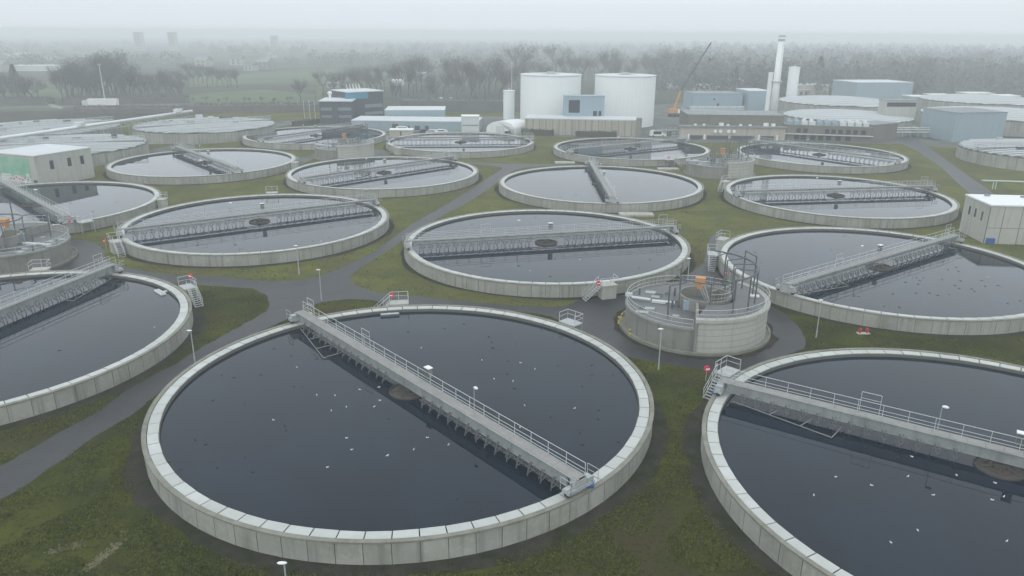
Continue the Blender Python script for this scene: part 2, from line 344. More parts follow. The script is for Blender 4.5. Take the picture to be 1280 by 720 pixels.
# ------------------------------------------------------------ settling tanks
RT = 22.0
TANKS = [
 ('T1', (-9.37,61.85), 131, 'large open settling tank filling the centre foreground, dark water dotted with gulls', 'light grey scraper bridge running diagonally across the centre foreground tank'),
 ('T2', (5.28,113.48), 14, 'open round settling tank in the centre of the plant, directly behind the foreground tank', 'grey scraper bridge across the tank directly behind the foreground tank'),
 ('T3', (18.97,162.21), -90, 'pale-water settling tank whose bridge points straight at the viewer', 'dark scraper bridge pointing straight towards the viewer'),
 ('T4', (65.96,151.42), 9, 'open settling tank behind the square concrete building at right edge', 'scraper bridge across the tank just left of the right-hand concrete building'),
 ('T5', (51.85,101.64), 35.5, 'settling tank at right edge beside the white-roofed concrete building, black specks on its water', 'scraper bridge rising towards the white-roofed building at the right edge'),
 ('T6', (37.13,49.69), 147, 'open settling tank cut off by the lower right corner, near-black water', 'scraper bridge with bright handrails in the lower right corner'),
 ('T7', (-43.51,125.92), 33.5, 'open settling tank left of the diagonal asphalt road, with stairs at its left end', 'scraper bridge across the tank left of the diagonal asphalt road'),
 ('T8', (-30.02,174.32), 46, 'open settling tank beyond the diagonal road, left of the road fork', 'scraper bridge across the tank left of the road fork'),
 ('T9', (-15.65,226.23), 5, 'small-looking settling tank in front of the white tunnel tent', 'level scraper bridge on the tank in front of the white tunnel tent'),
 ('T10', (-62.16,239.38), 58, 'distant settling tank in front of the dark office building', 'scraper bridge on the tank in front of the dark office building'),
 ('T11', (-76.57,186.76), 130, 'pale-water settling tank right of the building with the green mural', 'dark scraper bridge on the tank right of the green mural building'),
 ('T12', (-89.62,137.58), 135, 'settling tank reflecting the building with the green mural at the left edge', 'scraper bridge at the left edge below the green mural building'),
 ('T13', (-57.98,74.43), 77, 'settling tank cut off by the left edge beside the foreground tank', 'scraper bridge with three rails at the left edge of the photo'),
 ('T14', (33.45,215.09), 33, 'distant settling tank in front of the two huge white silos', 'scraper bridge on the tank in front of the two white silos'),
 ('T15', (83.79,206.5), 127, 'distant settling tank in front of the long brown buildings', 'scraper bridge on the tank in front of the long brown buildings'),
]
ZR, ZW, NP = 1.77, 1.33, 76
# wall: flat formwork panels with recessed joints, a rim cap, the inner lip
wb = MB(); da = 2*math.pi/NP; gw = .022/RT
for k in range(NP):
    a0 = k*da
    for (s0, s1, r, mi) in ((a0+gw, a0+da-gw, RT, 0), (a0+da-gw, a0+da+gw, RT-.05, 1)):
        P = [(r*math.cos(s0), r*math.sin(s0), -.3), (r*math.cos(s1), r*math.sin(s1), -.3), (r*math.cos(s1), r*math.sin(s1), ZR-.12), (r*math.cos(s0), r*math.sin(s0), ZR-.12)]
        wb.add(P, [(0,1,2,3)], mi)
    for s, ra, rb in ((a0+gw, RT, RT-.05), (a0-gw, RT-.05, RT)):
        P = [(ra*math.cos(s), ra*math.sin(s), -.3), (rb*math.cos(s), rb*math.sin(s), -.3), (rb*math.cos(s), rb*math.sin(s), ZR-.12), (ra*math.cos(s), ra*math.sin(s), ZR-.12)]
        wb.add(P, [(0,1,2,3)], 1)
wb.lathe([(20.86,.6),(20.86,ZR-.14),(20.74,ZR-.14),(20.74,.6)], 114, mat=1)
cap = MB(); cap.lathe([(RT-.32,ZR-.2),(RT-.32,ZR),(RT+.05,ZR),(RT+.05,ZR-.13),(RT-.06,ZR-.13)], 152)
cov = MB(); cr = random.Random(4)
for k in range(NP):
    a0 = k*da+.045/RT; a1 = (k+1)*da-.045/RT; t = cr.uniform(-.02, .02); mi = 0 if cr.random() < .75 else 1; ro = RT-.36+cr.uniform(-.01,.01); ri = 20.80+cr.uniform(-.02,.02)
    P = []
    for z in (ZR-.14, ZR-.07):
        for r, a, dz in ((ri,a0,t),(ri,a1,-t),(ro,a1,-t+.02),(ro,a0,t+.02)): P.append((r*math.cos(a), r*math.sin(a), z+dz*.6))
    cov.add(P, [(3,2,1,0),(4,7,6,5),(0,4,5,1),(1,5,6,2),(2,6,7,3),(3,7,4,0)][0:] and [(0,1,2,3),(7,6,5,4),(1,0,4,5),(2,1,5,6),(3,2,6,7),(0,3,7,4)], mi)
chan = MB(); chan.lathe([(RT-.32,ZR-.2),(20.83,ZR-.2)], 114)
wat = MB(); wat.disc(20.8, ZW, 114)
drum = MB()
drum.lathe([(1.75,.9),(1.75,ZW+.16),(1.66,ZW+.16),(1.66,.9)], 32)
for k in range(6):
    a = k*math.pi/3+.2; drum.tube((.45*math.cos(a),.45*math.sin(a),ZW+.3),(1.65*math.cos(a),1.65*math.sin(a),ZW+.1),.05)
drum.lathe([(1.62,ZW+.03),(.02,ZW+.05)], 32)
drum.lathe([(.02,ZW+.5),(.5,ZW+.5),(.5,.9)], 16)
drum.lathe([(1.05,.9),(1.05,ZW+.1),(.98,ZW+.1),(.98,.9)], 24)
me_wall = wb.mesh('tank_wall', [M['wall'], M['groove']]); me_cap = cap.mesh('rim_cap', M['cap'])
me_cov = cov.mesh('gutter_covers', [M['cover'], M['cover2']]); me_ch = chan.mesh('gutter', M['gap']); me_w = wat.mesh('water', M['water']); me_d = drum.mesh('inlet_drum', M['scum'])
def ring_sheet(cx, cy, r0, wd, seed, m='soil', z=.024):
    b = MB(); n = 160; P = []
    for k in range(n):
        t = 2*math.pi*k/n; nz = noise.fractal(Vector((math.cos(t)*3+seed*7, math.sin(t)*3, seed)), .9, 2.2, 4)
        ro = r0+wd*(1+.7*nz); P += [(cx+r0*math.cos(t), cy+r0*math.sin(t), z), (cx+ro*math.cos(t), cy+ro*math.sin(t), z)]
    b.add(P, [(2*k, 2*k+1, 2*((k+1) % n)+1, 2*((k+1) % n)) for k in range(n)])
    return tag(b.build('soil_strip', M[m]), kind='structure')

# ---- bridge pieces (local x along the bridge, y across, z up); side +1 = rail side
def railing(b, pts, h=1.05, mids=(.55,), r=.026, post=1.8, kick=False):
    for a, c in zip(pts[:-1], pts[1:]):
        a = Vector(a); c = Vector(c); L = (c-a).length; n = max(1, round(L/post))
        b.tube(a+Vector((0,0,h)), c+Vector((0,0,h)), r, 5)
        for m_ in mids: b.tube(a+Vector((0,0,m_)), c+Vector((0,0,m_)), r*.8, 4)
        for k in range(n+1):
            p = a.lerp(c, k/n); b.tube(p, p+Vector((0,0,h)), r, 4)
ZD, ZB = 2.95, 2.05
gb = MB()
for y in (-.46, .40): gb.box(-20.9, y, ZB+.06, 20.9, y+.06, ZD-.06)
for y in (-.54, .34): gb.box(-21.7, y, ZD-.06, 21.7, y+.20, ZD)
for y in (-.50, .34): gb.box(-20.9, y, ZB, 20.9, y+.16, ZB+.06)
for k in range(15):
    x = -20.8+41.6*k/14; gb.box(x-.04, -.51, ZB+.08, x+.04, -.46, ZD-.08); gb.box(x-.04, .46, ZB+.08, x+.04, .51, ZD-.08)
me_girder = gb.mesh('girder', M['girder'])
lg = MB()                                             # the open lattice girder of the other bridges
for y in (-.46, .40):
    lg.box(-20.9, y, ZD-.30, 20.9, y+.06, ZD-.06); lg.box(-20.9, y, ZB, 20.9, y+.06, ZB+.10)
    for k in range(34):
        x0 = -20.8+41.6*k/34; x1 = x0+41.6/34; z0, z1 = (ZB+.08, ZD-.28) if k % 2 else (ZD-.28, ZB+.08)
        lg.tube((x0,y+.03,z0), (x1,y+.03,z1), .035, 4); lg.tube((x0,y+.03,ZB+.08), (x0,y+.03,ZD-.28), .035, 4)
for y in (-.54, .34): lg.box(-21.7, y, ZD-.06, 21.7, y+.20, ZD)
me_girder2 = lg.mesh('girder', M['girder'])
db = MB()
for k in range(36):
    x0 = -21.7+43.4*k/36; db.box(x0+.01, -.33, ZD-.04, x0+43.4/36-.01, .33, ZD+.012)
me_deck = db.mesh('deck', M['deck'])
def rail_mesh(y):
    b = MB(); railing(b, [(-21.7,y,ZD),(21.7,y,ZD)], 1.0, (.5,.2), .026, 1.9); return b.mesh('railing', M['rail'])
me_rail = {1: rail_mesh(.48), -1: rail_mesh(-.48)}
hb = MB(); railing(hb, [(0,0,0),(1.5,0,0)], 1.75, (1.2,), .026, 1.5); me_gate = hb.mesh('gate_frame', M['rail'])
# end truck riding on the rim
tb = MB(); tb.box(-.35,-1.3,ZR+.32,.35,1.3,ZR+.55); tb.box(-.25,-.6,ZR+.55,.25,.6,ZD-.07)
for y in (-1.05, 1.05): tb.tube((-.12,y,ZR+.28),(.12,y,ZR+.28),.27,14,mat=1); tb.box(-.2,y-.3,ZR+.5,.2,y+.3,ZR+.72)
tb.box(-.3,.62,ZR+.56,.3,1.15,ZR+.95); tb.box(-.3,-.5,ZR+.5,.3,.5,ZD-.07)
railing(tb, [(-.45,-1.35,ZR+.55),(.6,-1.35,ZR+.55)], 1.0); railing(tb, [(-.45,1.35,ZR+.55),(.6,1.35,ZR+.55)], 1.0)
railing(tb, [(.6,-1.35,ZR+.55),(.6,-.6,ZR+.55)], 1.0)
me_truck = tb.mesh('end_carriage', [M['galv'], M['black']])
# suction pipe cluster hanging under the girder
pb = MB(); pb.path([(0,0,ZB+.2),(0,-.12,ZB-.25),(.16,-.42,ZB-.5),(.14,-.5,.9)], .055, 5); pb.path([(.5,0,ZB+.1),(.42,-.14,ZB-.2),(.2,-.42,ZB-.5)], .045, 5)
pb.tube((-.3,-.25,ZB-.12),(.75,-.25,ZB-.12),.04,4); pb.tube((.25,.0,ZB+.3),(.25,-.5,ZB-.1),.03,4); pb.tube((-.25,.1,ZB),(-.25,-.1,1.0),.04,4)
me_pipe = pb.mesh('suction_pipe', M['dsteel'])
cb = MB(); cb.box(-.3,-.2,0,.3,.2,.9); cb.box(-.36,-.26,.9,.36,.26,.97,1); cb.box(-.27,-.22,.1,.27,-.2,.82,2); cb.tube((-.2,0,-.2),(-.2,0,0),.03); cb.tube((.2,0,-.2),(.2,0,0),.03)
me_cab = cb.mesh('control_cabinet', [M['conc'], M['white'], M['dsteel']])
lb = MB(); lb.tube((0,0,0),(0,0,1.9),.03); lb.tube((0,0,1.9),(.12,0,2.05),.03); lb.ell((.22,0,2.05),.26,.14,.12,10,6,1)
me_lamp = lb.mesh('bridge_lamp', [M['galv'], M['white']])
# floating scum boom: a V of steel angles lying on the water
vb = MB()
for p in (((20.3,-.7,ZW+.1),(11.6,-2.5,ZW+.1)), ((11.6,-2.5,ZW+.1),(11.2,-.5,ZW+.3)), ((14.2,-1.95,ZW+.1),(13.6,-.5,ZW+.3)), ((16.9,-1.4,ZW+.1),(16.4,-.5,ZW+.3))): vb.tube(p[0], p[1], .05, 5)
me_boom = vb.mesh('scum_boom', M['scumg']); vb.v = [(-x, y, z) for x, y, z in vb.v]; me_boom2 = vb.mesh('scum_boom', M['scumg'])

def build_bridge(name, c, ang, label):
    r = R_(ang)
    # local -y must be the side that faces the camera
    n = Vector((math.sin(r), -math.cos(r)))           # world direction of local -y
    if n.dot(Vector((-c[0], -c[1]))) < 0: r += math.pi
    o = empty('scraper_bridge', (c[0], c[1], 0), label, 'scraper bridge', 'scraper bridges spanning the settling tanks', r)
    link('girder', me_girder if name in ('T1', 'T6', 'T13') else me_girder2, o); link('deck', me_deck, o); link('railing', me_rail[1], o)
    if name not in ('T1', 'T6'): link('railing', me_rail[-1], o)
    link('end_carriage', me_truck, o, (21.55,0,0)); e = link('end_carriage', me_truck, o, (-21.55,0,0), math.pi)
    near = name in ('T1','T2','T4','T5','T6','T7','T13','T8')
    n_ = 32
    for k in range(n_):
        x = -19.6+39.2*k/(n_-1)
        if abs(x) < 1.9: continue
        link('suction_pipe', me_pipe, o, (x, -.48, 0), 0 if k % 3 else math.pi*.08)
    link('control_cabinet', me_cab, o, (.9 if name != 'T1' else 2.2, .75, ZD+.4))
    for x in ((-9.5, 19.8) if name != 'T1' else (-8.2, -19.9)): link('gate_frame', me_gate, o, (x-.75, .52, ZD))
    link('bridge_lamp', me_lamp, o, (-4.5 if name != 'T1' else 9.0, .56, ZD))
    if name in ('T1','T5','T6','T13'):
        bo = link('scum_boom', me_boom, o)
        tgt = {'T1': (-24, 79), 'T5': (34, 89), 'T6': (18, 61), 'T13': (-53, 96)}[name]
        if (Vector(tgt)-Vector(c)).dot(Vector((math.cos(r), math.sin(r)))) < 0: bo.location.x = 0; bo.data = me_boom2
    return o
TC = {}; BR = {}
for i, (name, c, ang, lab, blab) in enumerate(TANKS):
    o = empty('settling_tank', (c[0], c[1], 0), lab, 'settling tank', 'open round settling tanks', i*.37)
    link('concrete_wall', me_wall, o); link('rim_cap', me_cap, o); link('gutter_covers', me_cov, o); link('gutter', me_ch, o); link('water_surface', me_w, o); link('inlet_drum', me_d, o)
    TC[name] = c; BR[name] = build_bridge(name, c, ang, blab)
    ring_sheet(c[0], c[1], RT-.1, 1.25 if name in ('T1','T6','T13') else .9, i+1.3)

# ------------------------------------------------------------ access stairs at the rims
def access(tank, p, label, stair=1, block=False, big=False):
    c = TC[tank]; P = at(p[0], p[1], ZR).xy; d = (P-Vector(c)).normalized(); a = math.atan2(d.y, d.x)
    o = empty('access_platform', (c[0]+d.x*(RT+.1), c[1]+d.y*(RT+.1), 0), label, 'access platform', 'access platforms on the tank rims', a)
    b = MB(); b.box(.02,-1.1,ZR-.02,1.5,1.1,ZR+.1)
    if block: b.box(.06,-1.0,-.2,1.4,1.0,ZR-.03)
    else:
        for x, y in ((1.42,-1.0),(1.42,1.0),(.15,-1),(.15,1)): b.box(x-.05,y-.05,-.1,x+.05,y+.05,ZR-.03)
    b.build('platform', M['conc_l'] if block else M['galv'], o)
    rl = MB()
    if stair: s = stair; railing(rl, [(0.05,-s*1.1,ZR+.1),(1.5,-s*1.1,ZR+.1),(1.5,s*1.1,ZR+.1)], 1.05, (.55,), .03, 1.0)
    else: railing(rl, [(0.05,-1.1,ZR+.1),(1.5,-1.1,ZR+.1),(1.5,1.1,ZR+.1),(0.05,1.1,ZR+.1)], 1.05, (.55,), .03, 1.0)
    rl.build('railing', M['rail'], o)
    if stair:
        st = MB(); s = stair; n = 9
        for k in range(n): 
            y = s*(1.1+.24*(k+.5)); z = ZR+.1-(k+1)*.2; st.box(.35,min(y-.12,y+.12),z-.03,1.3,max(y-.12,y+.12),z)
        for x in (.33, 1.3): st.tube((x, s*1.1, ZR+.02), (x, s*(1.1+.24*n), -.05), .06, 4)
        st.build('stair_flight', M['galv'], o)
        hr = MB()
        for x in (.33, 1.3):
            for h in (.5, 1.0): hr.tube((x, s*1.1, ZR+.1+h), (x, s*(1.1+.24*n), h), .028, 4)
            for k in range(4): y = 1.1+.24*n*k/3; z = (ZR+.1)*(1-k/3); hr.tube((x, s*y, z), (x, s*y, z+1), .028, 4)
        hr.build('handrail', M['rail'], o)
    return o
def buoy(px, py, z, label):
    q = at(px, py, z); o = empty('lifebuoy_case', (q.x, q.y, z-.35), label, 'lifebuoy', 'red lifebuoy cases on the tank rims', math.atan2(-q.x, q.y)*-1)
    b = MB(); n = 16
    P = [(.3*math.cos(2*math.pi*k/n), -.1, .35+.3*math.sin(2*math.pi*k/n)) for k in range(n)]+[(.3*math.cos(2*math.pi*k/n), .1, .35+.3*math.sin(2*math.pi*k/n)) for k in range(n)]
    b.add(P, [tuple(range(n)), tuple(range(2*n-1, n-1, -1))]+[(k, n+k, n+(k+1) % n, (k+1) % n) for k in range(n)])
    b.build('case', M['red'], o); c = MB(); c.box(-.2,-.125,.28,.2,-.1,.42); c.build('white_label', M['white'], o)
    c = MB(); c.tube((0,.08,-.9),(0,.08,.3),.03); c.build('bracket', M['galv'], o)
access('T6', (906,464), 'steel platform with stairs at the left rim of the lower right tank', 1)
buoy(884,461,2.8,'red lifebuoy case on the stairs of the lower right tank')
access('T2', (757,354), 'concrete platform with stairs at the near rim of the middle tank', -1, True)
buoy(748,354,2.6,'red lifebuoy case at the near rim of the middle tank')
access('T1', (499,381), 'platform with stairs at the far rim of the centre foreground tank', 1, True)
buoy(489,369,2.5,'red lifebuoy case at the far rim of the centre foreground tank')
access('T1', (712,404), 'small railed platform on the upper right rim of the centre foreground tank', 0, False)
access('T13', (229,360), 'platform with stairs at the upper right rim of the left edge tank', -1)
buoy(238,345,2.8,'red lifebuoy case beside the stairs of the left edge tank')
access('T7', (149,301), 'platform with stairs at the left end of the bridge left of the road', 1, True)
buoy(131,301,2.5,'red lifebuoy case with white rails left of the road tank')
access('T7', (339,243), 'small white railed platform on the far rim of the tank left of the road', 0)
access('T12', (202,249), 'concrete platform block on the right rim of the mural building tank', 0, True)
access('T12', (92,272), 'small platform at the near end of the left edge bridge', 0)
buoy(86,276,2.6,'bright red lifebuoy case at the near end of the bridge below the mural building')
access('T5', (911,300), 'white railed platform on the upper left rim of the tank by the white roof', 0, True)
access('T5', (903,318), 'platform with stairs behind the round distribution chamber', 1)
buoy(907,341,2.9,'red lifebuoy case behind the steel frame of the round chamber')
access('T14', (838,200), 'platform at the near rim of the tank before the white silos', 1)
buoy(836,197,2.7,'tiny red lifebuoy case on the tank before the white silos')
access('T13', (50,337), 'white railed platform beside the left distribution chamber', 0, True)
access('T3', (860,223), 'platform on the right rim of the tank with the bridge facing the viewer', 0) if False else None
access('T4', (918,228), 'stairs at the left rim of the tank left of the concrete building', 1)
access('T8', (497,233) , 'stub platform on the near rim left of the road fork', 0, True) if False else None
access('T11', (371,203), 'dark small platform on the right rim of the pale tank', 0, True)
access('T9', (490,186), 'stairs at the left rim of the tank before the tunnel tent', -1, True)
# pale concrete slabs lying by tanks 3
for (px, py, w_, lab) in ((795,269,3.2,'pale concrete slab lying at the near wall of the tank whose bridge faces the viewer'), (706,204,2.6,'pale concrete slab at the far wall of the tank whose bridge faces the viewer'), (835,212,2.6,'flat pale slab left of the rear right chamber')):
    q = at(px, py); b = MB(); b.box(-w_,-1.1,-.1,w_,1.1,.35); b.box(-w_*.6,-.7,.352,-w_*.1,.7,.42); b.box(w_*.1,-.7,.352,w_*.6,.7,.42)
    tag(b.build('concrete_slab', M['conc_l'], loc=q), lab, 'slab')

# ------------------------------------------------------------ distribution chambers
def chamber(c, rz, label, detail=True, crane=True):
    o = empty('distribution_chamber', (c[0], c[1], 0), label, 'chamber', 'round distribution chambers between the tanks', rz)
    # local: raised half spans angles A0..A1, low half the rest
    A0, A1 = R_(-88), R_(52); RC, ZL, ZH = 7.9, 2.75, 3.95
    b = MB(); b.lathe([(8.6,0),(8.6,.35),(8.35,.35),(8.35,.2)], 72); b.disc(8.35,.2,72); b.build('base_kerb', M['cap'], o)
    b = MB(); b.lathe([(RC,.1),(RC,ZL-.25),(RC+.12,ZL-.22),(RC+.12,ZL),(RC-.25,ZL)], 60, A1, A0+2*math.pi); b.build('low_wall', M['conc'], o)
    b = MB(); b.disc(RC-.2, ZL-.04, 60, a0=A1, a1=A0+2*math.pi); b.build('low_deck', M['deckconc'], o)
    b = MB(); b.lathe([(RC+.1,.1),(RC+.1,ZH-.4),(RC+.28,ZH-.36),(RC+.28,ZH),(RC-.3,ZH)], 40, A0, A1)
    for k in range(1, 5): b.lathe([(RC+.115,.7*k),(RC+.115,.7*k+.03)], 40, A0, A1, mat=1)
    b.build('high_wall', [M['conc_l'], M['groove']], o)
    b = MB()
    P = []; n = 30; ri = 3.0
    for k in range(n+1):
        t = A0+(A1-A0)*k/n; P += [(ri*math.cos(t)+1.4*math.cos(t*.3), ri*math.sin(t), ZH-.04), ((RC-.1)*math.cos(t), (RC-.1)*math.sin(t), ZH-.04)]
    b.add(P, [(2*k, 2*k+1, 2*k+3, 2*k+2) for k in range(n)]); b.build('high_deck', M['deckconc'], o)
    for A in (A0, A1):                                 # the two radial end walls of the raised half
        b = MB()
        X = Vector((math.cos(A), math.sin(A))); Y = Vector((-X.y, X.x)); s = 1 if A == A0 else -1
        b.fbox((0,0), X, Y, 2.6, 0 if s > 0 else -.3, .2, RC+.27, .3 if s > 0 else 0, ZH-.01)
        b.build('end_wall', M['conc'], o)
    b = MB(); b.lathe([(3.0,ZL-.6),(3.0,ZH+.12),(2.75,ZH+.12),(2.75,ZL-1.2)], 40, c=(1.0,.4)); b.build('centre_well', M['conc'], o)
    b = MB(); b.disc(2.8, ZL-.9, 40, c=(1.0,.4)); b.build('well_water', M['water'], o)
    b = MB()
    def arc(r, z, a0, a1, n=26, c0=(0,0)): return [(c0[0]+r*math.cos(a0+(a1-a0)*k/n), c0[1]+r*math.sin(a0+(a1-a0)*k/n), z) for k in range(n+1)]
    railing(b, arc(RC-.05, ZL, A1+.03, A0+2*math.pi-.03), 1.05, (.55,.15), .03, 1.7); b.build('low_railing', M['rail'], o)
    b = MB(); railing(b, arc(RC+.1, ZH, A0, A1, 18), 1.05, (.55,.15), .03, 1.7); b.build('high_railing', M['rail'], o)
    b = MB(); railing(b, arc(3.1, ZH, R_(-80), R_(40), 14, (1.0,.4)), 1.05, (.55,), .03, 1.5); b.build('well_railing', M['rail'], o)
    b = MB()                                           # hatches
    for x, y, w_, h_ in ((-5.3,3.1,.7,.5),(-4.6,1.6,.55,.4),(-4.9,-2.6,.6,.4),(-5.6,-4.0,.8,.4),(-1.9,-4.2,.4,.3),(-.8,5.8,.5,.4)): b.box(x-w_,y-h_,ZL-.03,x+w_*.8,y+h_*.8,ZL+.02)
    b.build('hatch_covers', M['cov_r'], o)
    b = MB(); b.box(-4.9,-.7,ZL-.02,-2.3,-.2,ZL+.25); b.tube((-7.3,-.1,ZL+.25),(-5.1,-.4,ZL+.25),.18,8); b.box(-8.1,.1,ZL+.2,-7.3,.5,ZL+.6); b.box(-2.7,-.6,ZL+.25,-2.5,-.35,ZL+.28,1); b.build('valve_box', [M['roofl'], M['black']], o)
    b = MB(); q3 = random.Random(6)
    for k in range(11):
        x, y = q3.uniform(-6.6,-1.5), q3.uniform(-4.5,5.2)
        if math.hypot(x,y) > 7: continue
        if k % 2: b.tube((x,y,ZL-.03),(x,y,ZL+q3.uniform(.4,1.1)),.12,7)
        else: b.tube((x,y,ZL+.15),(x+q3.uniform(-1.5,1.5),y+q3.uniform(-1.5,1.5),ZL+.15),.09,6)
    b.build('deck_pipework', M['dsteel'], o)
    b = MB(); b.box(.6,-2.3,ZL-.02,1.6,-1.6,ZL+1.1) ; b.build('blue_cabinet', M['greyblue'], o, loc=(-1.9,.2,0))
    b = MB(); b.box(6.0,1.0,ZH-.02,7.0,1.8,ZH+.12); b.build('hatch_covers', M['roofl'], o)
    if crane:
        # hoist gantry: curved beam on posts around the raised half
        b = MB(); R1 = 6.5; zt = ZH+4.6
        P1 = arc(R1, zt-.9, R_(-52), R_(75), 16)
        b.path(P1, .11, 6)
        for a in (-52, -30, -8, 15, 38, 62):
            x, y = R1*math.cos(R_(a)), R1*math.sin(R_(a)); b.tube((x,y,ZH-.05),(x,y,zt-.9),.09,6)
        for a in (38, 62, -8, 15):
            x, y = R1*math.cos(R_(a)), R1*math.sin(R_(a)); b.tube((x,y,zt-.9),(x*.62,y*.62,zt-.9),.07,5); b.tube((x*.62,y*.62,zt-.9),(x*.62,y*.62,ZH),.07,5)
        b.path([(R1*math.cos(R_(a)), R1*math.sin(R_(a)), zt) for a in (15, 38)], .09, 5)
        for a in (15, 38): b.tube((R1*math.cos(R_(a)), R1*math.sin(R_(a)), zt-.9), (R1*math.cos(R_(a)), R1*math.sin(R_(a)), zt), .08, 5)
        b.build('hoist_gantry', M['dsteel'], o)
        b = MB()                                       # inner hoist rail over the well
        b.path(arc(3.4, ZH+2.4, R_(150), R_(400), 22, (1.0,.4)), .09, 6)
        for a in (150, 215, 280, 345): b.tube((1+3.4*math.cos(R_(a)), .4+3.4*math.sin(R_(a)), ZL), (1+3.4*math.cos(R_(a)), .4+3.4*math.sin(R_(a)), ZH+2.4), .07, 5)
        b.tube((-2.8,-4.9,ZL),(-2.8,-4.9,ZH+2.4),.1,6); b.tube((-2.8,-4.9,ZH+2.4),(-.6,-2.5,ZH+2.4),.07,5)
        b.build('hoist_rail', M['dsteel'], o)
        b = MB(); b.box(-.2,-.9,ZH+1.6,.9,-.1,ZH+2.3); b.box(0,-.8,ZH+1.0,.6,-.2,ZH+1.6); b.build('orange_hoist', M['orange'], o)
        b = MB()
        for k in range(3): b.tube((.1+.35*k,-.3,ZH+1.4),(1.6+.2*k,1.0-.5*k,ZL-.7),.07,5)
        b.build('screw_rods', M['rail'], o)
    return o
cA = chamber((21.2,81.7), R_(-15), 'near round concrete distribution chamber with steel hoist frame right of centre')
chamber((-73.8,106.0), R_(165), 'round distribution chamber cut off by the left edge')
chamber((-46.1,206.7), R_(-5), 'distant round distribution chamber left of centre')
chamber((50.6,183.8), R_(-5), 'distant round distribution chamber right of centre')
ring_sheet(21.2, 81.7, 8.55, .8, 40., 'soil', .028)

# ------------------------------------------------------------ lamp posts, bollards, hydrant
def lamp(b_, t_, label, h=None):
    q = at(*b_) if b_ else t_; h = h or zat(q, t_[1])
    o = empty('lamp_post', q, label, 'lamp post', 'slim lamp posts on the site')
    b = MB(); b.tube((0,0,0),(0,0,h-.1),.07,8,.045); b.tube((0,0,0),(0,0,.8),.09,8); b.build('post', M['galv'], o)
    b = MB(); b.ell((-.1,-.05,h),.30,.12,.08,10,6); b.build('lamp_head', M['white'], o, True)
lamp((244,454),(238,413),'lamp post between the road and the left edge tank',None)
lamp((823,462),(823,411),'lamp post in front of the round distribution chamber')
lamp((1020,422),(1023,375),'lamp post on the grass in front of the right edge tank')
lamp((402,376),(398,337),'lamp post in the asphalt junction')
lamp((374,343),(372,307),'lamp post on the grass below the tank left of the road')
lamp((858,369),(861,323),'lamp post behind the round distribution chamber')
o_ = at(355,703,4.2); lamp(None, Vector((o_.x,o_.y,0)), 'lamp post cut off by the bottom edge, only its head showing', 4.2)
for (x, y, lab) in ((773,405,'left yellow bollard beside the near chamber'),(777,401,'right yellow bollard beside the near chamber'),(787,421,'yellow bollard nearest the foreground tank'),(933,420,'') ):
    if not lab: continue
    q = at(x, y); b = MB(); b.tube((0,0,0),(0,0,.95),.09,10); b.tube((0,0,.6),(0,0,.75),.095,10,mat=1); b.ell((0,0,.95),.09,.09,.06,8,4)
    tag(b.build('bollard', [M['yellow'], M['black']], loc=q), lab, 'bollard')
q = at(1079,417); o = empty('hydrant', q, 'red hydrant on a pale slab on the grass by the right tank', 'hydrant')
b = MB(); b.box(-.7,-.3,0,.7,.3,.08); b.build('slab', M['conc_l'], o)
b = MB()
for x in (-.4,.4): b.tube((x,0,.08),(x,0,.6),.1,10); b.ell((x,0,.62),.12,.12,.09,10,5); b.tube((x-.2,0,.5),(x+.2,0,.5),.07,8)
b.build('hydrant_body', M['red'], o)
for (x, y, lab) in ((905,347,''),):
    pass
q = at(738,606,1.9); b = MB(); b.tube((-.22,0,0),(.22,0,0),.3,14); b.box(-.12,-.2,.25,.12,.2,.45)
tag(b.build('hose_reel', M['blue'], loc=(q.x, q.y, 1.95)), 'blue hose reel at the near end of the foreground bridge', 'hose reel')
q = at(894,489,1.9); b = MB(); b.tube((-.22,0,0),(.22,0,0),.3,14); b.box(-.12,-.2,.25,.12,.2,.45)
tag(b.build('hose_reel', M['blue'], loc=(q.x, q.y, 1.6)), 'blue hose reel beside the stairs of the lower right tank', 'hose reel')
# floating scum trap inside two tanks
for (x, y, tn, lab) in ((486,389,'T1','small dark scum box inside the far rim of the foreground tank'), (210,364,'T13','white pipe end inside the rim of the left edge tank')):
    q = at(x, y, ZW); c = TC[tn]; d = (q.xy-Vector(c)).normalized(); a = math.atan2(d.y, d.x)
    b = MB(); b.box(-.3,-1.1,ZW-.1,.3,1.1,ZW+.22); b.box(-.22,-1.0,ZW+.22,.22,1.0,ZW+.26,1); b.box(.3,-.15,ZW,1.2,.15,ZW+.12)
    o = b.build('scum_box', [M['dsteel'] if tn == 'T1' else M['white'], M['galv']], loc=(c[0]+d.x*19.9, c[1]+d.y*19.9, 0)); o.rotation_euler = (0,0,a); tag(o, lab, 'scum box')

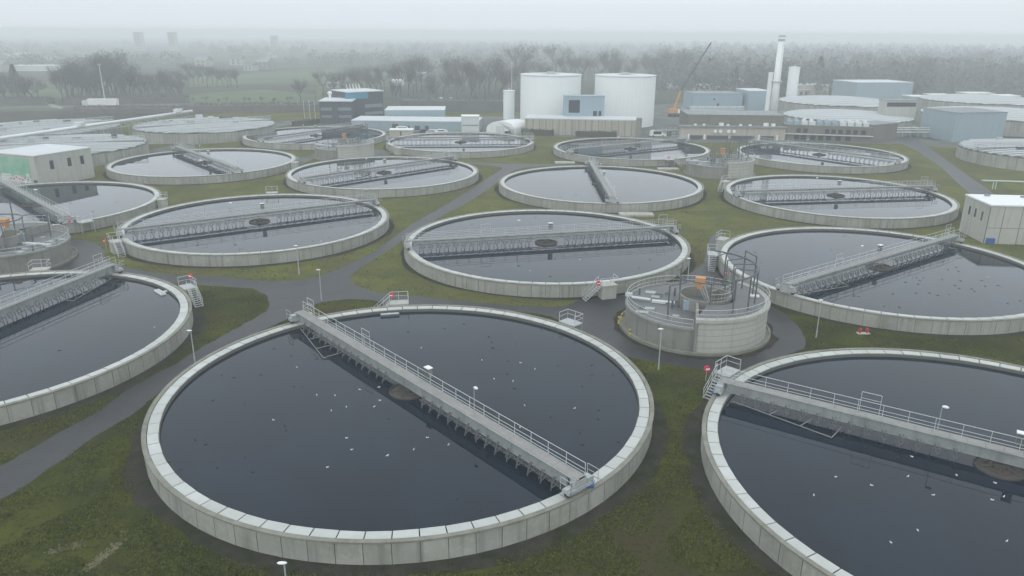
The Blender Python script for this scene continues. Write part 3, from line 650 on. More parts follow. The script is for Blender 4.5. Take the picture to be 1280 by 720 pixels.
# ------------------------------------------------------------ buildings
def frame_px(pa, pb):
    A = at(*pa); B = at(*pb); X = (B.xy-A.xy); L = X.length; X.normalize(); Y = Vector((-X.y, X.x)); return A, X, Y, L
def house_block(name, pa, pb, ytop, depth, wall, roof, label, cat='building', parapet=.25, wins=None, wh=None, h=None, group=None, winmat='glass', frames=True):
    A, X, Y, L = frame_px(pa, pb); H = h or zat(A, ytop)
    o = empty(name, A, label, cat, group)
    b = MB(); O = (0, 0); b.fbox(O, X, Y, 0, 0, -.3, L, depth, H); b.build('wall', M[wall], o)
    b = MB(); b.fbox(O, X, Y, -.12, -.12, H+.002, L+.12, depth+.12, H+parapet); b.build('roof', M[roof], o)
    if wins:
        for (f0, f1, z0, z1, *mm) in wins:        # fractions along, heights as fractions
            b = MB(); b.fbox(O, X, Y, f0*L, -.06, z0*H, f1*L, .1, z1*H); b.build('window', M[mm[0] if mm else winmat], o)
            if frames:
                b = MB(); b.fbox(O, X, Y, f0*L-.08, -.1, z0*H-.14, f1*L+.08, -.002, z0*H-.01); b.build('sill', M['roofl'], o)
    return o, A, X, Y, L, H
# left: mural building
C1 = at(49.5,235).xy; C2 = at(119,221.5).xy; X = (C2-C1); LR = X.length; X.normalize(); Y = Vector((-X.y, X.x)); H1 = zat((*C1, 0), 196)
o = empty('pump_building', (*C1, 0), 'concrete building with green mural and white roof at the left edge', 'building')
b = MB(); b.fbox((0,0), X, Y, 0, 0, -.3, LR, 14, H1); b.build('wall', M['conc_l'], o)
b = MB(); b.fbox((0,0), X, Y, -.1, -.1, H1+.002, LR+.1, 14.1, H1+.2); b.build('roof', M['roofl'], o)
for f in (.24, .55, .78):
    b = MB(); b.fbox((0,0), X, Y, f*LR, -.05, H1*.52, f*LR+.9, .1, H1*.8); b.build('window', M['glass'], o)
b = MB(); b.fbox((0,0), X, Y, -.06, .25, .02, .05, 1.3, 1.6); b.build('door', M['office'], o)
# mural: abstract green and white panel with small red marks, on the gable side
b = MB(); b.fbox((0,0), X, Y, -.05, 1.9, .7, .02, 11.5, H1*.93)
b.build('mural', M['mural_g'], o)
b = MB()
for y0, y1, z0, z1 in ((2.0,11.3,.8,2.0),(2.4,3.2,2.2,2.9),(8,11,2.1,2.5),(5.0,7.0,2.05,2.3)): b.fbox((0,0), X, Y, -.09, y0, z0, -.052, y1, z1)
b.build('mural_pale_band', M['roofl'], o)
b = MB()
for k in range(7): b.fbox((0,0), X, Y, -.13, 2.6+k*.9, 1.5+.25*math.sin(k*2), -.092, 3.1+k*.9, 1.8+.25*math.sin(k*2))
b.build('mural_red_marks', M['red'], o)
# right: white-roofed concrete building
C1 = at(1229,304.5).xy; C0 = at(1198.5,288.5).xy; Yd = (C0-C1); LD = Yd.length; Yd.normalize(); Xr = Vector((Yd.y, -Yd.x)); H2 = zat((*C1, 0), 257.5)
o = empty('filter_building', (*C1, 0), 'square concrete building with flat white roof at the right edge', 'building')
b = MB(); b.fbox((0,0), Xr, Yd, 0, 0, -.3, 16, LD, H2)
b.build('wall', M['conc_l'], o)
b = MB(); b.fbox((0,0), Xr, Yd, -.12, -.12, H2+.002, 16.1, LD+.12, H2+.22); b.build('roof', M['white'], o)
b = MB()
for x in (2.2, 5.0, 7.8, 10.6): b.fbox((0,0), Xr, Yd, x, -.03, 0, x+.07, -.002, H2-.02)
b.fbox((0,0), Xr, Yd, .02, -.03, H2*.42, 15.9, -.004, H2*.42+.06); b.build('panel_joint', M['groove'], o)
for f in (.22, .48, .72):
    b = MB(); b.fbox((0,0), Xr, Yd, -.05, f*LD, H2*.55, .1, f*LD+.45, H2*.78); b.build('window', M['glass'], o)
b = MB(); b.fbox((0,0), Xr, Yd, -.09, -.09, .1, .0-.002, -.002, H2-.1); b.build('downpipe', M['dsteel'], o)
b = MB(); b.fbox((0,0), Xr, Yd, .3, -.5, .05, 1.5, -.04, 1.0); b.build('blue_box', M['blue'], o)
for x, y in ((2.5,LD-1.5),(8,LD-2.2)):
    b = MB(); b.fbox((0,0), Xr, Yd, x, y, H2+.222, x+.7, y+.6, H2+.5); b.build('roof_vent', M['roofg'], o)
# pale pipe above that roof, on posts
A = at(1225,236,0); B = at(1345,240,0); z_ = zat(A, 225.6)
o = empty('pipe_rack', A, 'pale green pipe on posts behind the white-roofed building', 'pipe')
d = B-A; b = MB(); b.tube((0,0,z_),d+Vector((0,0,z_)),.18,8); b.build('pipe', M['green'], o)
for f in (.13, .16, .6, .95):
    b = MB(); p = d*f; b.tube(p, p+Vector((0,0,z_-.16)), .1, 6); b.build('post', M['green'], o)
# light blue box building right
o, A, X, Y, L, H = house_block('machine_hall', (1189,177.5),(1252,176.5),141.5,16,'ltblue','roofg','plain pale blue box building beside the covered round tank at right', parapet=.2)
b = MB(); b.fbox((0,0), X, Y, L*.06, -.05, 0, L*.06+3, -.002, 3.4); b.build('door', M['greyblue'], o)
house_block('machine_hall', (1068,128),(1138,127.5),103.5,22,'ltblue','roofl','pale blue hall behind the ribbed covered tanks', wins=[(.78,.98,.2,.75,'greyblue')])
house_block('store_building', (997,121),(1035,121),106.5,18,'beige','roofl','low beige block right of the slim white silo')
house_block('machine_hall', (866,137),(927,137),117.5,16,'greyblue','roofg','grey blue hall behind the long brown building', wins=[(.48,.53,.1,.4),(.4,.44,.6,.72)])
house_block('machine_hall', (934,138),(960,138),114,16,'greyblue','roofl','grey blue hall just left of the tall white chimney')
house_block('house', (912,112),(937,112),99,12,'roofl','white','small white building far behind the long brown building')
# long brown building with lower beige storey
o, A, X, Y, L, H = house_block('pump_hall', (858,173),(977,174.5),143.5,16,'brown','roofg','long brown hall with rooftop railing left of the chimney', parapet=.12)
b = MB(); b.fbox((0,0), X, Y, -3, -2.5, H*.52, L+.6, -.01, H*.58); b.build('ledge', M['roofg'], o)
b = MB(); b.fbox((0,0), X, Y, -2.5, -2.0, -.2, L+.3, -.02, H*.515); b.build('lower_storey', M['beige'], o)
for f0, f1 in ((.02,.155),(.20,.42),(.45,.70),(.76,.9)):
    b = MB(); b.fbox((0,0), X, Y, f0*L, -2.08, .1, f1*L, -1.95, 1.3); b.build('opening', M['office'], o)
for f in (.0,.165,.73,.92):
    b = MB(); b.fbox((0,0), X, Y, f*L, -2.5, -.1, f*L+.5, -2.1, 1.7); b.build('pillar', M['white'], o)
for f in (.28,.335,.42,.475):
    b = MB(); p0 = Vector((*(X*(f*L)+Y*(-2.05)), H*.36)); b.tube(p0, p0+Vector((*(Y*-.5), 0)), .55, 12); b.build('vent', M['white'], o)
for f, s in ((.06,.5),(.15,.5),(.32,.9),(.4,.5),(.53,.5),(.63,.5),(.78,1.),(.86,.8)):
    b = MB(); b.fbox((0,0), X, Y, f*L, -2.0, H*.582, f*L+s*1.5, -1.0, H*.582+s); b.build('roof_vent', M['white'], o)
b = MB(); P = [Vector((*(X*x+Y*y), H+.12)) for x, y in ((.3,15.5),(.3,.3),(L-.3,.3))]
railing(b, P, 1.1, (.55,), .05, 2.5); b.build('railing', M['roofl'], o)
# second brown building with white rooftop machinery
o, A, X, Y, L, H = house_block('process_building', (979,175),(1088,179),156,8,'brown','roofg','brown windowed building with pale rooftop machinery right of the chimney', parapet=.15,
    wins=[(f, f+.05, .52, .8) for f in (.14,.22,.47,.54,.62,.71,.79,.88)]+[(f, f+.06, .08, .36) for f in (.12,.2,.31,.4,.49,.6,.71)], frames=False)
b = MB(); b.fbox((0,0), X, Y, -.5, -.8, H*.42, L+.4, -.02, H*.46); b.build('ledge', M['roofl'], o)
for k in range(11):
    x = L*(.02+.088*k); b = MB(); b.fbox((0,0), X, Y, x, 1.0, H+.152, x+L*.07, 3.0, H+1.2); b.ell((*(X*(x+L*.035)+Y*4.5), H+1.1), L*.03, L*.03, .7, 8, 5)
    b.build('rooftop_unit', M['ltblue'] if k in (0,1,4,5,6) else M['roofl'], o)
o, A, X, Y, L, H = house_block('process_building', (1088,179),(1119,176),156.5,8,'brown','roofg','square brown annex at the right end of the windowed building', parapet=.15)
# chimney with short companion
q = at(966,150); q = Vector((at(965,170).x, at(965,165).y, 0)); q = at(964.5,158); hC = zat(q, 44)
o = empty('chimney', q, 'tall slim white chimney rising above the brown buildings', 'chimney')
b = MB(); b.tube((0,0,0),(0,0,hC-2),1.45,20,1.1); b.build('shaft', M['white'], o, True)
b = MB(); b.lathe([(1.2,hC-2.0),(1.25,hC-1.6),(1.2,hC-1.2)],16); b.lathe([(1.2,hC-.6),(1.25,hC-.3),(1.2,hC)],16); b.lathe([(1.9,hC*.50),(1.9,hC*.50+.15),(1.3,hC*.50+.15)],16); b.build('steel_ring', M['galv'], o)
b = MB(); b.tube((-2.0,1.2,0),(-2.0,1.2,hC*.6),.9,14); b.build('side_flue', M['white'], o)
b = MB()
for k in range(2): b.tube((.3+.5*k,-1.45,1),(.3+.5*k,-1.2,hC-3),.04,4)
b.build('ladder', M['galv'], o)
def silo(p, wpx, ytop, label, roof='silo', cap_=.6, seams=0):
    q = at(*p); dpt = q.y*math.cos(PITCH)+CAMH*math.sin(PITCH); r = wpx/2/(FPX/dpt); h = zat(q+Vector((0,-r,0)), ytop)
    q.y += r
    o = empty('silo', q, label, 'silo'); b = MB(); b.lathe([(r,-.2),(r,h)], 48)
    for k in range(1, seams): b.lathe([(r+.03,h*k/seams),(r+.06,h*k/seams+.05),(r+.03,h*k/seams+.1)], 48)
    b.build('wall', M['silo'], o, smooth=False)
    b = MB(); b.lathe([(r+.15,h-.05),(r+.15,h+.3),(r-.4,h+.32),(.01,h+cap_)], 48); b.build('roof', M[roof], o)
    b = MB()
    for k in range(12): 
        a = 2*math.pi*k/12; b.tube((r*.6*math.cos(a), r*.6*math.sin(a), h+cap_*.4), (r*.1*math.cos(a), r*.1*math.sin(a), h+cap_+.1), .08, 4)
    b.lathe([(.01,h+cap_+.8),(r*.14,h+cap_+.8),(r*.14,h+cap_*.8)], 12); b.build('roof_fittings', M['galv'], o)
    return o, q, r, h
silo((689,160),77,98,'huge round white silo on the left of the pair','roofl',.35,0)
silo((784,160),77,99,'huge round white silo on the right of the pair','roofl',.35,0)
silo((636,150),14,115,'small slim white silo left of the two huge ones','white',.5)
silo((989.5,135),13,85,'slim white silo just right of the tall chimney','white',.5)
o, A, X, Y, L, H = house_block('stair_tower', (705,165.5),(754,165.5),120.5,5,'greyblue','greyblue','grey blue block between the two huge white silos', h=None, parapet=.2, wins=[(.1,.38,.55,.9),(.72,.82,.45,.6),(.86,.93,.45,.6)], frames=False)
o, A, X, Y, L, H = house_block('low_building', (656,168),(795,171),148.5,11,'beige','roofl','long low concrete building in front of the two white silos', parapet=.35)
for k in range(17):
    b = MB(); b.fbox((0,0), X, Y, L*(k+.2)/17, -.12, 0, L*(k+.2)/17+.25, -.002, H-.02); b.build('pilaster', M['conc'], o)
b = MB(); b.fbox((0,0), X, Y, L-.2, -.6, 0, L+1.6, 1.5, H+.9); b.build('corner_pier', M['conc'], o)
house_block('kiosk', (696.5,168),(711,168.5),158,3.0,'white','white','small white kiosk between the hedges before the silos', 'kiosk')
# sheds, tent, office
o, A, X, Y, L, H = house_block('workshop', (440,164),(598,166),151,14,'ltblue','roofl','long low pale blue workshop right of the office',
     wins=[(.32,.37,.05,.75,'office'),(.42,.46,.2,.6,'office'),(.50,.54,.2,.6,'office'),(.58,.61,.2,.6,'office'),(.08,.10,.1,.6,'office')], frames=False)
house_block('workshop', (482,158),(556,158),138,14,'ltblue','roofl','higher pale blue roofed hall behind the workshop')
house_block('container_stack', (577,166.5),(599,166.5),146,5,'roofl','white','stack of pale containers at the end of the workshop', 'containers', wins=[(.05,.95,.45,.52,'roofg')], frames=False)
# tunnel tent
q = at(608,167.5); q2 = at(643,168.5); X = (q2-q).xy; L = X.length; X.normalize(); Y = Vector((.62, .78)).normalized()
o = empty('tunnel_tent', q, 'white arched tunnel tent left of the silos', 'tent'); hh = zat(q, 150); b = MB(); n = 14; P = []
for d_ in (0, 9):
    for k in range(n+1):
        a = math.pi*k/n; x = L/2-L/2*math.cos(a); z = hh*.35+hh*.6*math.sin(a)
        if k in (0, n): P.append((*(X*x+Y*d_), 0))
        P.append((*(X*x+Y*d_), z))
m_ = len(P)//2; b.add(P, [(k, k+1, m_+k+1, m_+k) for k in range(m_-1)]+[tuple(range(m_-1,-1,-1)), tuple(range(m_, 2*m_))]); b.build('cover', M['white'], o)
b = MB(); b.fbox((0,0), X, Y, L*.35, -.05, 0, L*.65, -.002, hh*.6); b.build('door', M['roofl'], o)
# office
def office(pa, pb, ytop, depth, label, bands, top='roofl', teal=None):
    A, X, Y, L = frame_px(pa, pb); H = zat(A, ytop); o = empty('office_building', A, label, 'office building')
    b = MB(); b.fbox((0,0), X, Y, 0, 0, -.2, L, depth, H); b.build('wall', M['office'], o)
    b = MB(); b.fbox((0,0), X, Y, -.3, -.3, H+.002, L+.3, depth+.3, H+.35); b.build('roof', M[top], o)
    for z0, z1, f0, f1 in bands:
        b = MB(); b.fbox((0,0), X, Y, f0*L, -.08, z0*H, f1*L, .1, z1*H); f = b.build('window_band', M['glassl'], o)
        b = MB()
        for k in range(1, 8): x = L*(f0+(f1-f0)*k/8); b.fbox((0,0), X, Y, x-.06, -.12, z0*H, x+.06, -.082, z1*H)
        b.build('mullions', M['office'], f)
    if teal: b = MB(); b.fbox((0,0), X, Y, teal[0]*L, -.12, teal[2]*H, teal[1]*L, -.002, teal[3]*H); b.build('teal_panel', M['teal'], o)
    return o, X, Y, L, H
o, X, Y, L, H = office((401,155),(441,155),127,14,'left block of the dark office building with pale window bands', [(.28,.4,.06,.42),(.28,.4,.58,.97),(.6,.74,.04,.42),(.6,.74,.55,.97)])
b = MB(); b.fbox((0,0), X, Y, L*.38, -.5, 0, L*.56, -.1, H*.97); b.build('stair_shaft', M['office'], o)
b = MB(); p = Vector((*(X*L*.3+Y*3), H)); b.tube(p, p+Vector((0,0,2.6)), .45, 8); b.ell(p+Vector((0,0,2.9)), .9, .9, .6, 8, 5); b.build('roof_vent', M['white'], o)
o, X, Y, L, H = office((438,152),(480,149),116,14,'right block of the dark office building with teal panel', [(.45,.57,.45,.97),(.2,.3,.45,.97)], 'roofl', (-.1,.55,.78,.99))
b = MB()
for k in range(5): p = Vector((*(X*L*(.12+.09*k)+Y*4), H+.3)); b.tube(p, p+Vector((-.5,0,2.6)), .25, 6, .1)
b.build('roof_fins', M['white'], o)
for (x, lab) in ((381,'leftmost'),(388,'middle'),(394.5,'rightmost')):
    q = at(x, 151); b = MB(); b.tube((0,0,0),(0,0,7.4),.09,6,.06); b.ell((0,0,7.4),.14,.14,.14,6,4)
    tag(b.build('flagpole', M['white'], loc=q), lab+' of the three white flagpoles left of the office', 'flagpole', 'flagpoles by the office')

# ------------------------------------------------------------ covered tanks (ribbed roofs)
def covered(c, r, h, label, ribs=16, rot=0., rise=.9, wall='wall', beam='roofl', pan=('cov_r','cov_r2'), deck_=True):
    o = empty('covered_tank', (c[0], c[1], 0), label, 'covered tank', 'round tanks under ribbed covers', rot)
    b = MB(); n = 64
    for k in range(n):
        a0, a1 = 2*math.pi*k/n, 2*math.pi*(k+.96)/n; a2 = 2*math.pi*(k+1)/n
        b.add([(r*math.cos(a0),r*math.sin(a0),-.2),(r*math.cos(a1),r*math.sin(a1),-.2),(r*math.cos(a1),r*math.sin(a1),h),(r*math.cos(a0),r*math.sin(a0),h)], [(0,1,2,3)], 0)
        rr = r-.05; b.add([(r*math.cos(a1),r*math.sin(a1),-.2),(r*math.cos(a2),r*math.sin(a2),-.2),(r*math.cos(a2),r*math.sin(a2),h),(r*math.cos(a1),r*math.sin(a1),h)], [(0,1,2,3)], 1)
    b.lathe([(r,h),(r+.06,h),(r+.06,h+.15),(r-.35,h+.15)], 64, mat=1)
    b.build('wall', [M[wall], M['groove']], o)
    b = MB(); sb = MB(); wv = 2*(r-.4)/ribs       # long shallow panels side by side with a dark seam between them
    for k in range(ribs):
        y0, y1 = -(r-.4)+wv*(k+.04), -(r-.4)+wv*(k+.96); ym = (y0+y1)/2; N_ = 14
        rows = []
        for y, zz in ((y0,0),(ym,.28),(y1,0)):
            l = math.sqrt(max(0.0, (r-.4)**2-y*y)); rows.append([(l*(-1+2*i/N_), y, h+.14+zz+rise*(1-(l*(-1+2*i/N_)/r)**2-(y/r)**2)) for i in range(N_+1)])
        P = rows[0]+rows[1]+rows[2]; m = N_+1
        b.add(P, [(i, i+1, m+i+1, m+i) for i in range(N_)]+[(m+i, m+i+1, 2*m+i+1, 2*m+i) for i in range(N_)], k % 2)
        l = math.sqrt(max(0.0, (r-.4)**2-y0*y0))
        if l > 3 and k: sb.path([(l*(-1+2*i/8)*.98, y0-wv*.04, h+.5+rise*(1-(l*(-1+2*i/8)/r)**2-(y0/r)**2)) for i in range(9)], .14, 4)
    b.build('roof_panels', [M[pan[0]], M[pan[1]]], o); sb.build('roof_beams', M[beam], o)
    if deck_:
        b = MB(); b.box(-r+.6,-.7,h+rise+.35,r-.6,.7,h+rise+.5)
        for k in range(9): b.tube((-r+1+k*(2*r-2)/8,0,h),(-r+1+k*(2*r-2)/8,0,h+rise+.35),.15,5)
        railing(b, [(-r+.6,-.7,h+rise+.5),(r-.6,-.7,h+rise+.5)], 1.0, (.5,), .05, 2.5); railing(b, [(-r+.6,.7,h+rise+.5),(r-.6,.7,h+rise+.5)], 1.0, (.5,), .05, 2.5)
        b.build('walkway', M['galv'], o)
        q_ = random.Random(int(c[0]))
        for k in range(10):
            a = q_.uniform(0,6.28); rr = r*.9*q_.random()**.5; b = MB(); w_ = q_.uniform(.4,1.1); x, y = rr*math.cos(a), rr*math.sin(a); b.box(x-w_,y-w_*.6,h+.2,x+w_,y+w_*.6,h+rise+q_.uniform(.5,1.3)); b.build('roof_unit', M[q_.choice(['roofl','galv','office'])], o)
    b = MB(); b.disc(r-.3, h+.08, 64); b.build('roof_base', M['cov_d'], o)
    b = MB(); 
    return o
covered((-100.5,249.5), 22, 3.0, 'covered round tank at the end of the long white pipe', 14, R_(35), .5)
covered((-121.5,201.5), 22, 3.0, 'covered round tank behind the green mural building', 14, R_(20), .5)
covered((-148.0,240.0), 22, 3.0, 'covered round tank below the long white pipe at left', 14, R_(50), .5)
covered((145.0,205.0), 21.5, 3.1, 'covered round tank with ribbed pale roof at the right edge', 16, R_(5), .7, pan=('cov_r','cov_r2'))
covered((120.0,276.0), 22, 4.6, 'near ribbed covered tank behind the windowed brown building', 22, R_(-10), 1.3, pan=('roofl','cov_r'), deck_=False)
covered((137.0,326.0), 24, 5.6, 'far ribbed covered tank between the slim white silo and the pale blue hall', 22, R_(8), 1.6, pan=('roofl','cov_r'), deck_=False)
covered((181.0,285.0), 27, 4.8, 'ribbed covered tank right behind the pale blue box building', 24, R_(-8), 1.5, pan=('roofl','cov_r'), deck_=False)
covered((205.0,338.0), 25, 5.8, 'farthest ribbed covered tank at the right, behind its neighbour', 24, R_(6), 1.6, pan=('roofl','cov_r'), deck_=False)
# stair and glass cabin between the two large covered tanks
o, A, X, Y, L, H = house_block('plant_cabin', (1102,166),(1140,166),126,5,'conc_l','roofg','glazed cabin between the two large ribbed covered tanks', wins=[(.03,.97,.82,.95)], frames=False)
A, X, Y, L = frame_px((1128,166),(1160,172)); o = empty('outside_stair', A, 'concrete outside stair against the wall of a large covered tank', 'stair')
b = MB()
for k in range(16): b.fbox((0,0), X, Y, L*k/16, -1.6, 0, L*(k+1)/16, -.4, 5.0*(1-k/16))
b.build('steps', M['conc'], o); b = MB(); railing(b, [Vector((*(Y*-1.6), 5)), Vector((*(X*L+Y*-1.6), .2))], 1.0, (.5,), .04, 1.5); b.build('handrail', M['rail'], o)

cl = random.Random(14)
for k, (px_, py_, wpx_, yt_, dp, mt_, lab) in enumerate([(1004,121,16,112,8,'roofl','pale hut left of the beige block'),(945,128,10,118,6,'roofl','pale hut between the grey blue halls'),(1150,133,22,121,9,'greyblue','grey blue shed right of the pale blue hall'),
    (1178,128,26,119,9,'roofl','pale low shed beyond the farthest ribbed tank'),(1225,126,34,117,10,'beige','beige low shed at the far right'),(1262,130,24,120,9,'roofl','pale shed at the right edge below the wood'),(1046,117,18,109,8,'roofg','grey shed behind the far ribbed tank'),(880,113,18,106,8,'roofl','pale shed left of the small white building'),
    (902,116,14,109,7,'beige','beige shed beside the small white building'),(556,131,20,124,8,'roofl','pale shed between the bare trees and the workshop'),(415,110,14,104,8,'beige','beige house beyond the office')]):
    house_block('shed', (px_-wpx_/2,py_),(px_+wpx_/2,py_),yt_,dp,mt_,'white',lab,'shed', wins=[(.2,.4,.25,.7,'office'),(.6,.8,.25,.7,'office')], frames=False)
for (xa, xb, yb, z1, lab) in ((1118,1186,172,3.2,'bundle of pale pipes along the wall beside the outside stair'),(862,930,141,2.6,'bundle of pipes behind the long brown hall')):
    A, X, Y, L = frame_px((xa,yb),(xb,yb)); o = empty('pipe_bundle', A, lab, 'pipes'); b = MB()
    for j, z in enumerate((z1*.55, z1*.8, z1)): b.tube((*(Y*(.3*j)),z), (*(X*L+Y*(.3*j)),z), .2, 7)
    b.build('pipes', M['roofl'], o); b = MB()
    for k in range(8): b.tube((*(X*L*k/7),0),(*(X*L*k/7),z1+.2),.12,5)
    b.build('supports', M['galv'], o)

# ------------------------------------------------------------ long white pipe on trestles
a = at(-60,181,5.2); e = at(240,138.5,5.2); d = (e-a); L = d.length; u = d.normalized()
o = empty('conveyor_pipe', (a.x, a.y, 0), 'long white overhead pipe on steel trestles at the left', 'pipe')
a0 = Vector((0,0,5.2)); b = MB(); b.tube(a0, a0+u*L, .42, 10); b.build('pipe', M['white'], o, True)
b = MB(); s = Vector((-u.y, u.x, 0))
for k in range(int(L/3)):
    p = u*(3*k)+a0-Vector((0,0,.55)); q2 = u*(3*k+3)+a0-Vector((0,0,.55)); lo = Vector((0,0,-1.3))
    for w_ in (-.6, .6): b.tube(p+s*w_, q2+s*w_, .07, 4); b.tube(p+s*w_+lo, q2+s*w_+lo, .07, 4); b.tube(p+s*w_, q2+s*w_+lo, .05, 4); b.tube(p+s*w_, p+s*w_+lo, .05, 4)
b.build('truss', M['galv'], o)
for k in range(int(L/12)+1):
    b = MB(); p = u*min(12*k, L-.5); b.tube(p+s*.7+Vector((0,0,0)), p+s*.6+Vector((0,0,3.4)), .12, 5); b.tube(p-s*.7, p-s*.6+Vector((0,0,3.4)), .12, 5); b.build('trestle', M['galv'], o)
for f in (.44, .92): 
    b = MB(); p = u*L*f+a0; b.box(p.x-1.2,p.y-1.2,p.z+.3,p.x+1.2,p.y+1.2,p.z+1.3); b.build('drive_unit', M['roofl'], o)

# ------------------------------------------------------------ mobile crane
q = at(842,146); o = empty('mobile_crane', q, 'orange mobile crane with long dark lattice boom beside the white silo', 'crane')
b = MB(); b.box(-2.2,-1.5,.9,2.2,1.5,1.6); b.build('carrier', M['dsteel'], o)
for x in (-1.6, 0, 1.6):
    for y in (-1.3, 1.3): b = MB(); b.tube((x,y-.25,.6),(x,y+.25,.6),.6,14); b.build('wheel', M['black'], o)
b = MB(); b.box(-2.0,-1.4,1.62,1.3,1.4,3.4); b.box(-2.6,-1.2,1.62,-2.0,1.2,3.0); b.build('superstructure', M['orange'], o)
b = MB(); b.box(1.32,-1.3,1.62,2.2,0,3.2); b.build('cab', M['white'], o)
tip = Vector((at(880,60).x*0, 0, 0)); zt = 29.3
dpt = q.y*math.cos(PITCH)
tx = (881-844)/3.03; mid = Vector((2.2, 0, 10.5)); end = Vector((tx+.6, 0, zt))
b = MB(); b.tube((-.2,0,2.6), mid, .55, 6, .4); b.build('lower_boom', M['orange'], o)
b = MB(); dd = (end-mid); n = 16
for sx, sy in ((.35,.35),(-.35,.35),(.35,-.35),(-.35,-.35)):
    b.tube(mid+Vector((sx,sy,0)), end+Vector((sx*.4,sy*.4,0)), .1, 4)
for k in range(n):
    p = mid+dd*(k/n); r2 = mid+dd*((k+1)/n); b.tube(p+Vector((.35,-.35,0)), r2+Vector((-.35,-.35,0)), .06, 4); b.tube(p+Vector((-.35,.35,0)), r2+Vector((.35,.35,0)), .06, 4)
b.build('lattice_boom', M['dsteel'], o)
b = MB(); b.tube((-1.8,0,3.4),(-1.2,0,8),.08,4); b.tube((-1.2,0,8),end,.04,4); b.build('stay_cables', M['dsteel'], o)
b = MB(); b.tube(end, end-Vector((0,0,6)), .04, 4); b.box(end.x-.3,-.3,end.z-7,end.x+.3,.3,end.z-6); b.build('hook', M['dsteel'], o)

# ------------------------------------------------------------ vehicles
def car(p, ang, m, label, van=False, L=4.3):
    q = at(*p); o = empty('van' if van else 'parked_car', q, label, 'van' if van else 'car', None if van else 'cars parked by the workshop', R_(ang))
    h = 2.1 if van else 1.45; W = .9; b = MB()
    prof = [(-L/2,.35),(-L/2,.85),(-L/2+.25,h*.95 if van else .95),(-L*.28,h),(L*.18,h),(L*.34,.95),(L/2-.05,.85),(L/2,.35)]
    n = len(prof); P = [(x,-W,z) for x, z in prof]+[(x,W,z) for x, z in prof]
    b.add(P, [tuple(range(n)), tuple(range(2*n-1,n-1,-1))]+[(k, n+k, n+(k+1)%n, (k+1)%n) for k in range(n)]); b.build('body', M[m], o)
    b = MB(); b.box(-L*.3,-W-.02,.95,L*.2,W+.02,h-.18); b.build('side_glass', M['glass'], o)
    for x in (-L*.3, L*.3):
        for y in (-W, W): b = MB(); b.tube((x,y-.1,.33),(x,y+.1,.33),.33,12); b.build('wheel', M['black'], o)
car((477,163),0,'red','dark red car parked at the left end of the workshop')
car((532,167),10,'office','dark car parked in front of the workshop doors')
car((541,167.5),-10,'roofl','silver car parked in front of the workshop')
car((552,167),5,'truck','white car parked nearest the pale containers')
car((505,166),0,'truck','white van parked in front of the workshop doors',True,5.6)
car((822,171),0,'truck','white van among the pipework right of the silos',True,5.4)
o, *_ = house_block('site_cabin', (487,171),(516,171),163,4,'beige','white','low beige cabin behind the tank before the tunnel tent', 'cabin', wins=[(.45,.52,.1,.8)], frames=False)
# truck
q = at(130,134.5); o = empty('articulated_truck', q, 'white trailer truck on the distant road at left', 'truck', rz=R_(3))
b = MB(); b.box(-6.2,-1.25,1.1,6.2,1.25,3.8); b.build('trailer', M['truck'], o)
b = MB(); b.box(-8.6,-1.2,.7,-6.5,1.2,3.0); b.build('cab', M['roofl'], o)
for x in (-7.8,3,4.2,5.4): 
    for y in (-1.1, 1.1): b = MB(); b.tube((x,y-.2,.5),(x,y+.2,.5),.5,10); b.build('wheel', M['black'], o)
# process pipework cluster right of the silos
q = at(833,171); o = empty('pipework', q, 'cluster of dark pipes and pale valves between silos and brown hall', 'pipework')
b = MB(); pr = random.Random(3)
for k in range(16): x = -5+.7*k; b.tube((x,pr.uniform(-1,1),0),(x,pr.uniform(-1,1),pr.uniform(1.5,3.4)),.1,5)
for z in (1.2,2.2): b.tube((-5.2,0,z),(6,0,z),.14,6)
b.build('pipes', M['galv'], o); b = MB(); b.box(-4,-.8,0,-2,.8,2.2); b.box(0,-.6,0,1.4,.6,1.9); b.build('cabinets', M['office'], o)
# masts
for (x, yb, yt, r, lab) in ((132,131,80,.16,'leaning-looking tall pale mast beside the distant truck'),(639.5,130,78,.12,'thin pale mast behind the small silo'),(174,122,95,.1,'thin pole among the bare trees at left')):
    q = at(x, yb); h = zat(q, yt); b = MB(); b.tube((0,0,0),(0,0,h),r*1.5,6,r); b.box(-.8,-.2,h-.2,.8,.2,h)
    tag(b.build('mast', M['roofl'], loc=q), lab, 'mast')
# hedges
def twigs(b, n, fn, ln, wd, rg, mat=0):
    for _ in range(n):
        p = Vector(fn()); d = Vector((rg.gauss(0,1), rg.gauss(0,1), abs(rg.gauss(0,1))+.2)).normalized()*ln*rg.uniform(.5,1.3)
        s = d.cross(Vector((rg.gauss(0,1), rg.gauss(0,1), rg.gauss(0,1)))).normalized()*wd
        b.add([p-s, p+s, p+d], [(0,1,2)], mat)
def hedge(pa, pb, ytop, depth, label, m='hedge', dens=60, name='hedge', hmax=None, ln=.35, wd=.12):
    A, X, Y, L = frame_px(pa, pb); H = hmax or zat(A, ytop); rg = random.Random(int(pa[0])); b = MB()
    b.fbox((0,0), X, Y, .1, .1, 0, L-.1, depth-.1, H*.8)
    def f():
        while True:
            x, y, z = rg.uniform(0,L), rg.uniform(0,depth), rg.uniform(0,H)
            if z > H*.7 or y < .4 or rg.random() < .2: return (*(X*x+Y*y), z*(.92+.2*noise.noise(Vector((x*.3,y*.3,pa[0])))))
    twigs(b, int(L*dens), f, ln, wd, rg); o = b.build(name, M[m], loc=(A.x, A.y, 0)); tag(o, label, 'hedge'); return o
hedge((651,169),(692,170),161,2.2,'clipped dark hedge left of the white kiosk')
hedge((719,171.5),(771,172.5),163.5,2.2,'clipped dark hedge right of the white kiosk')
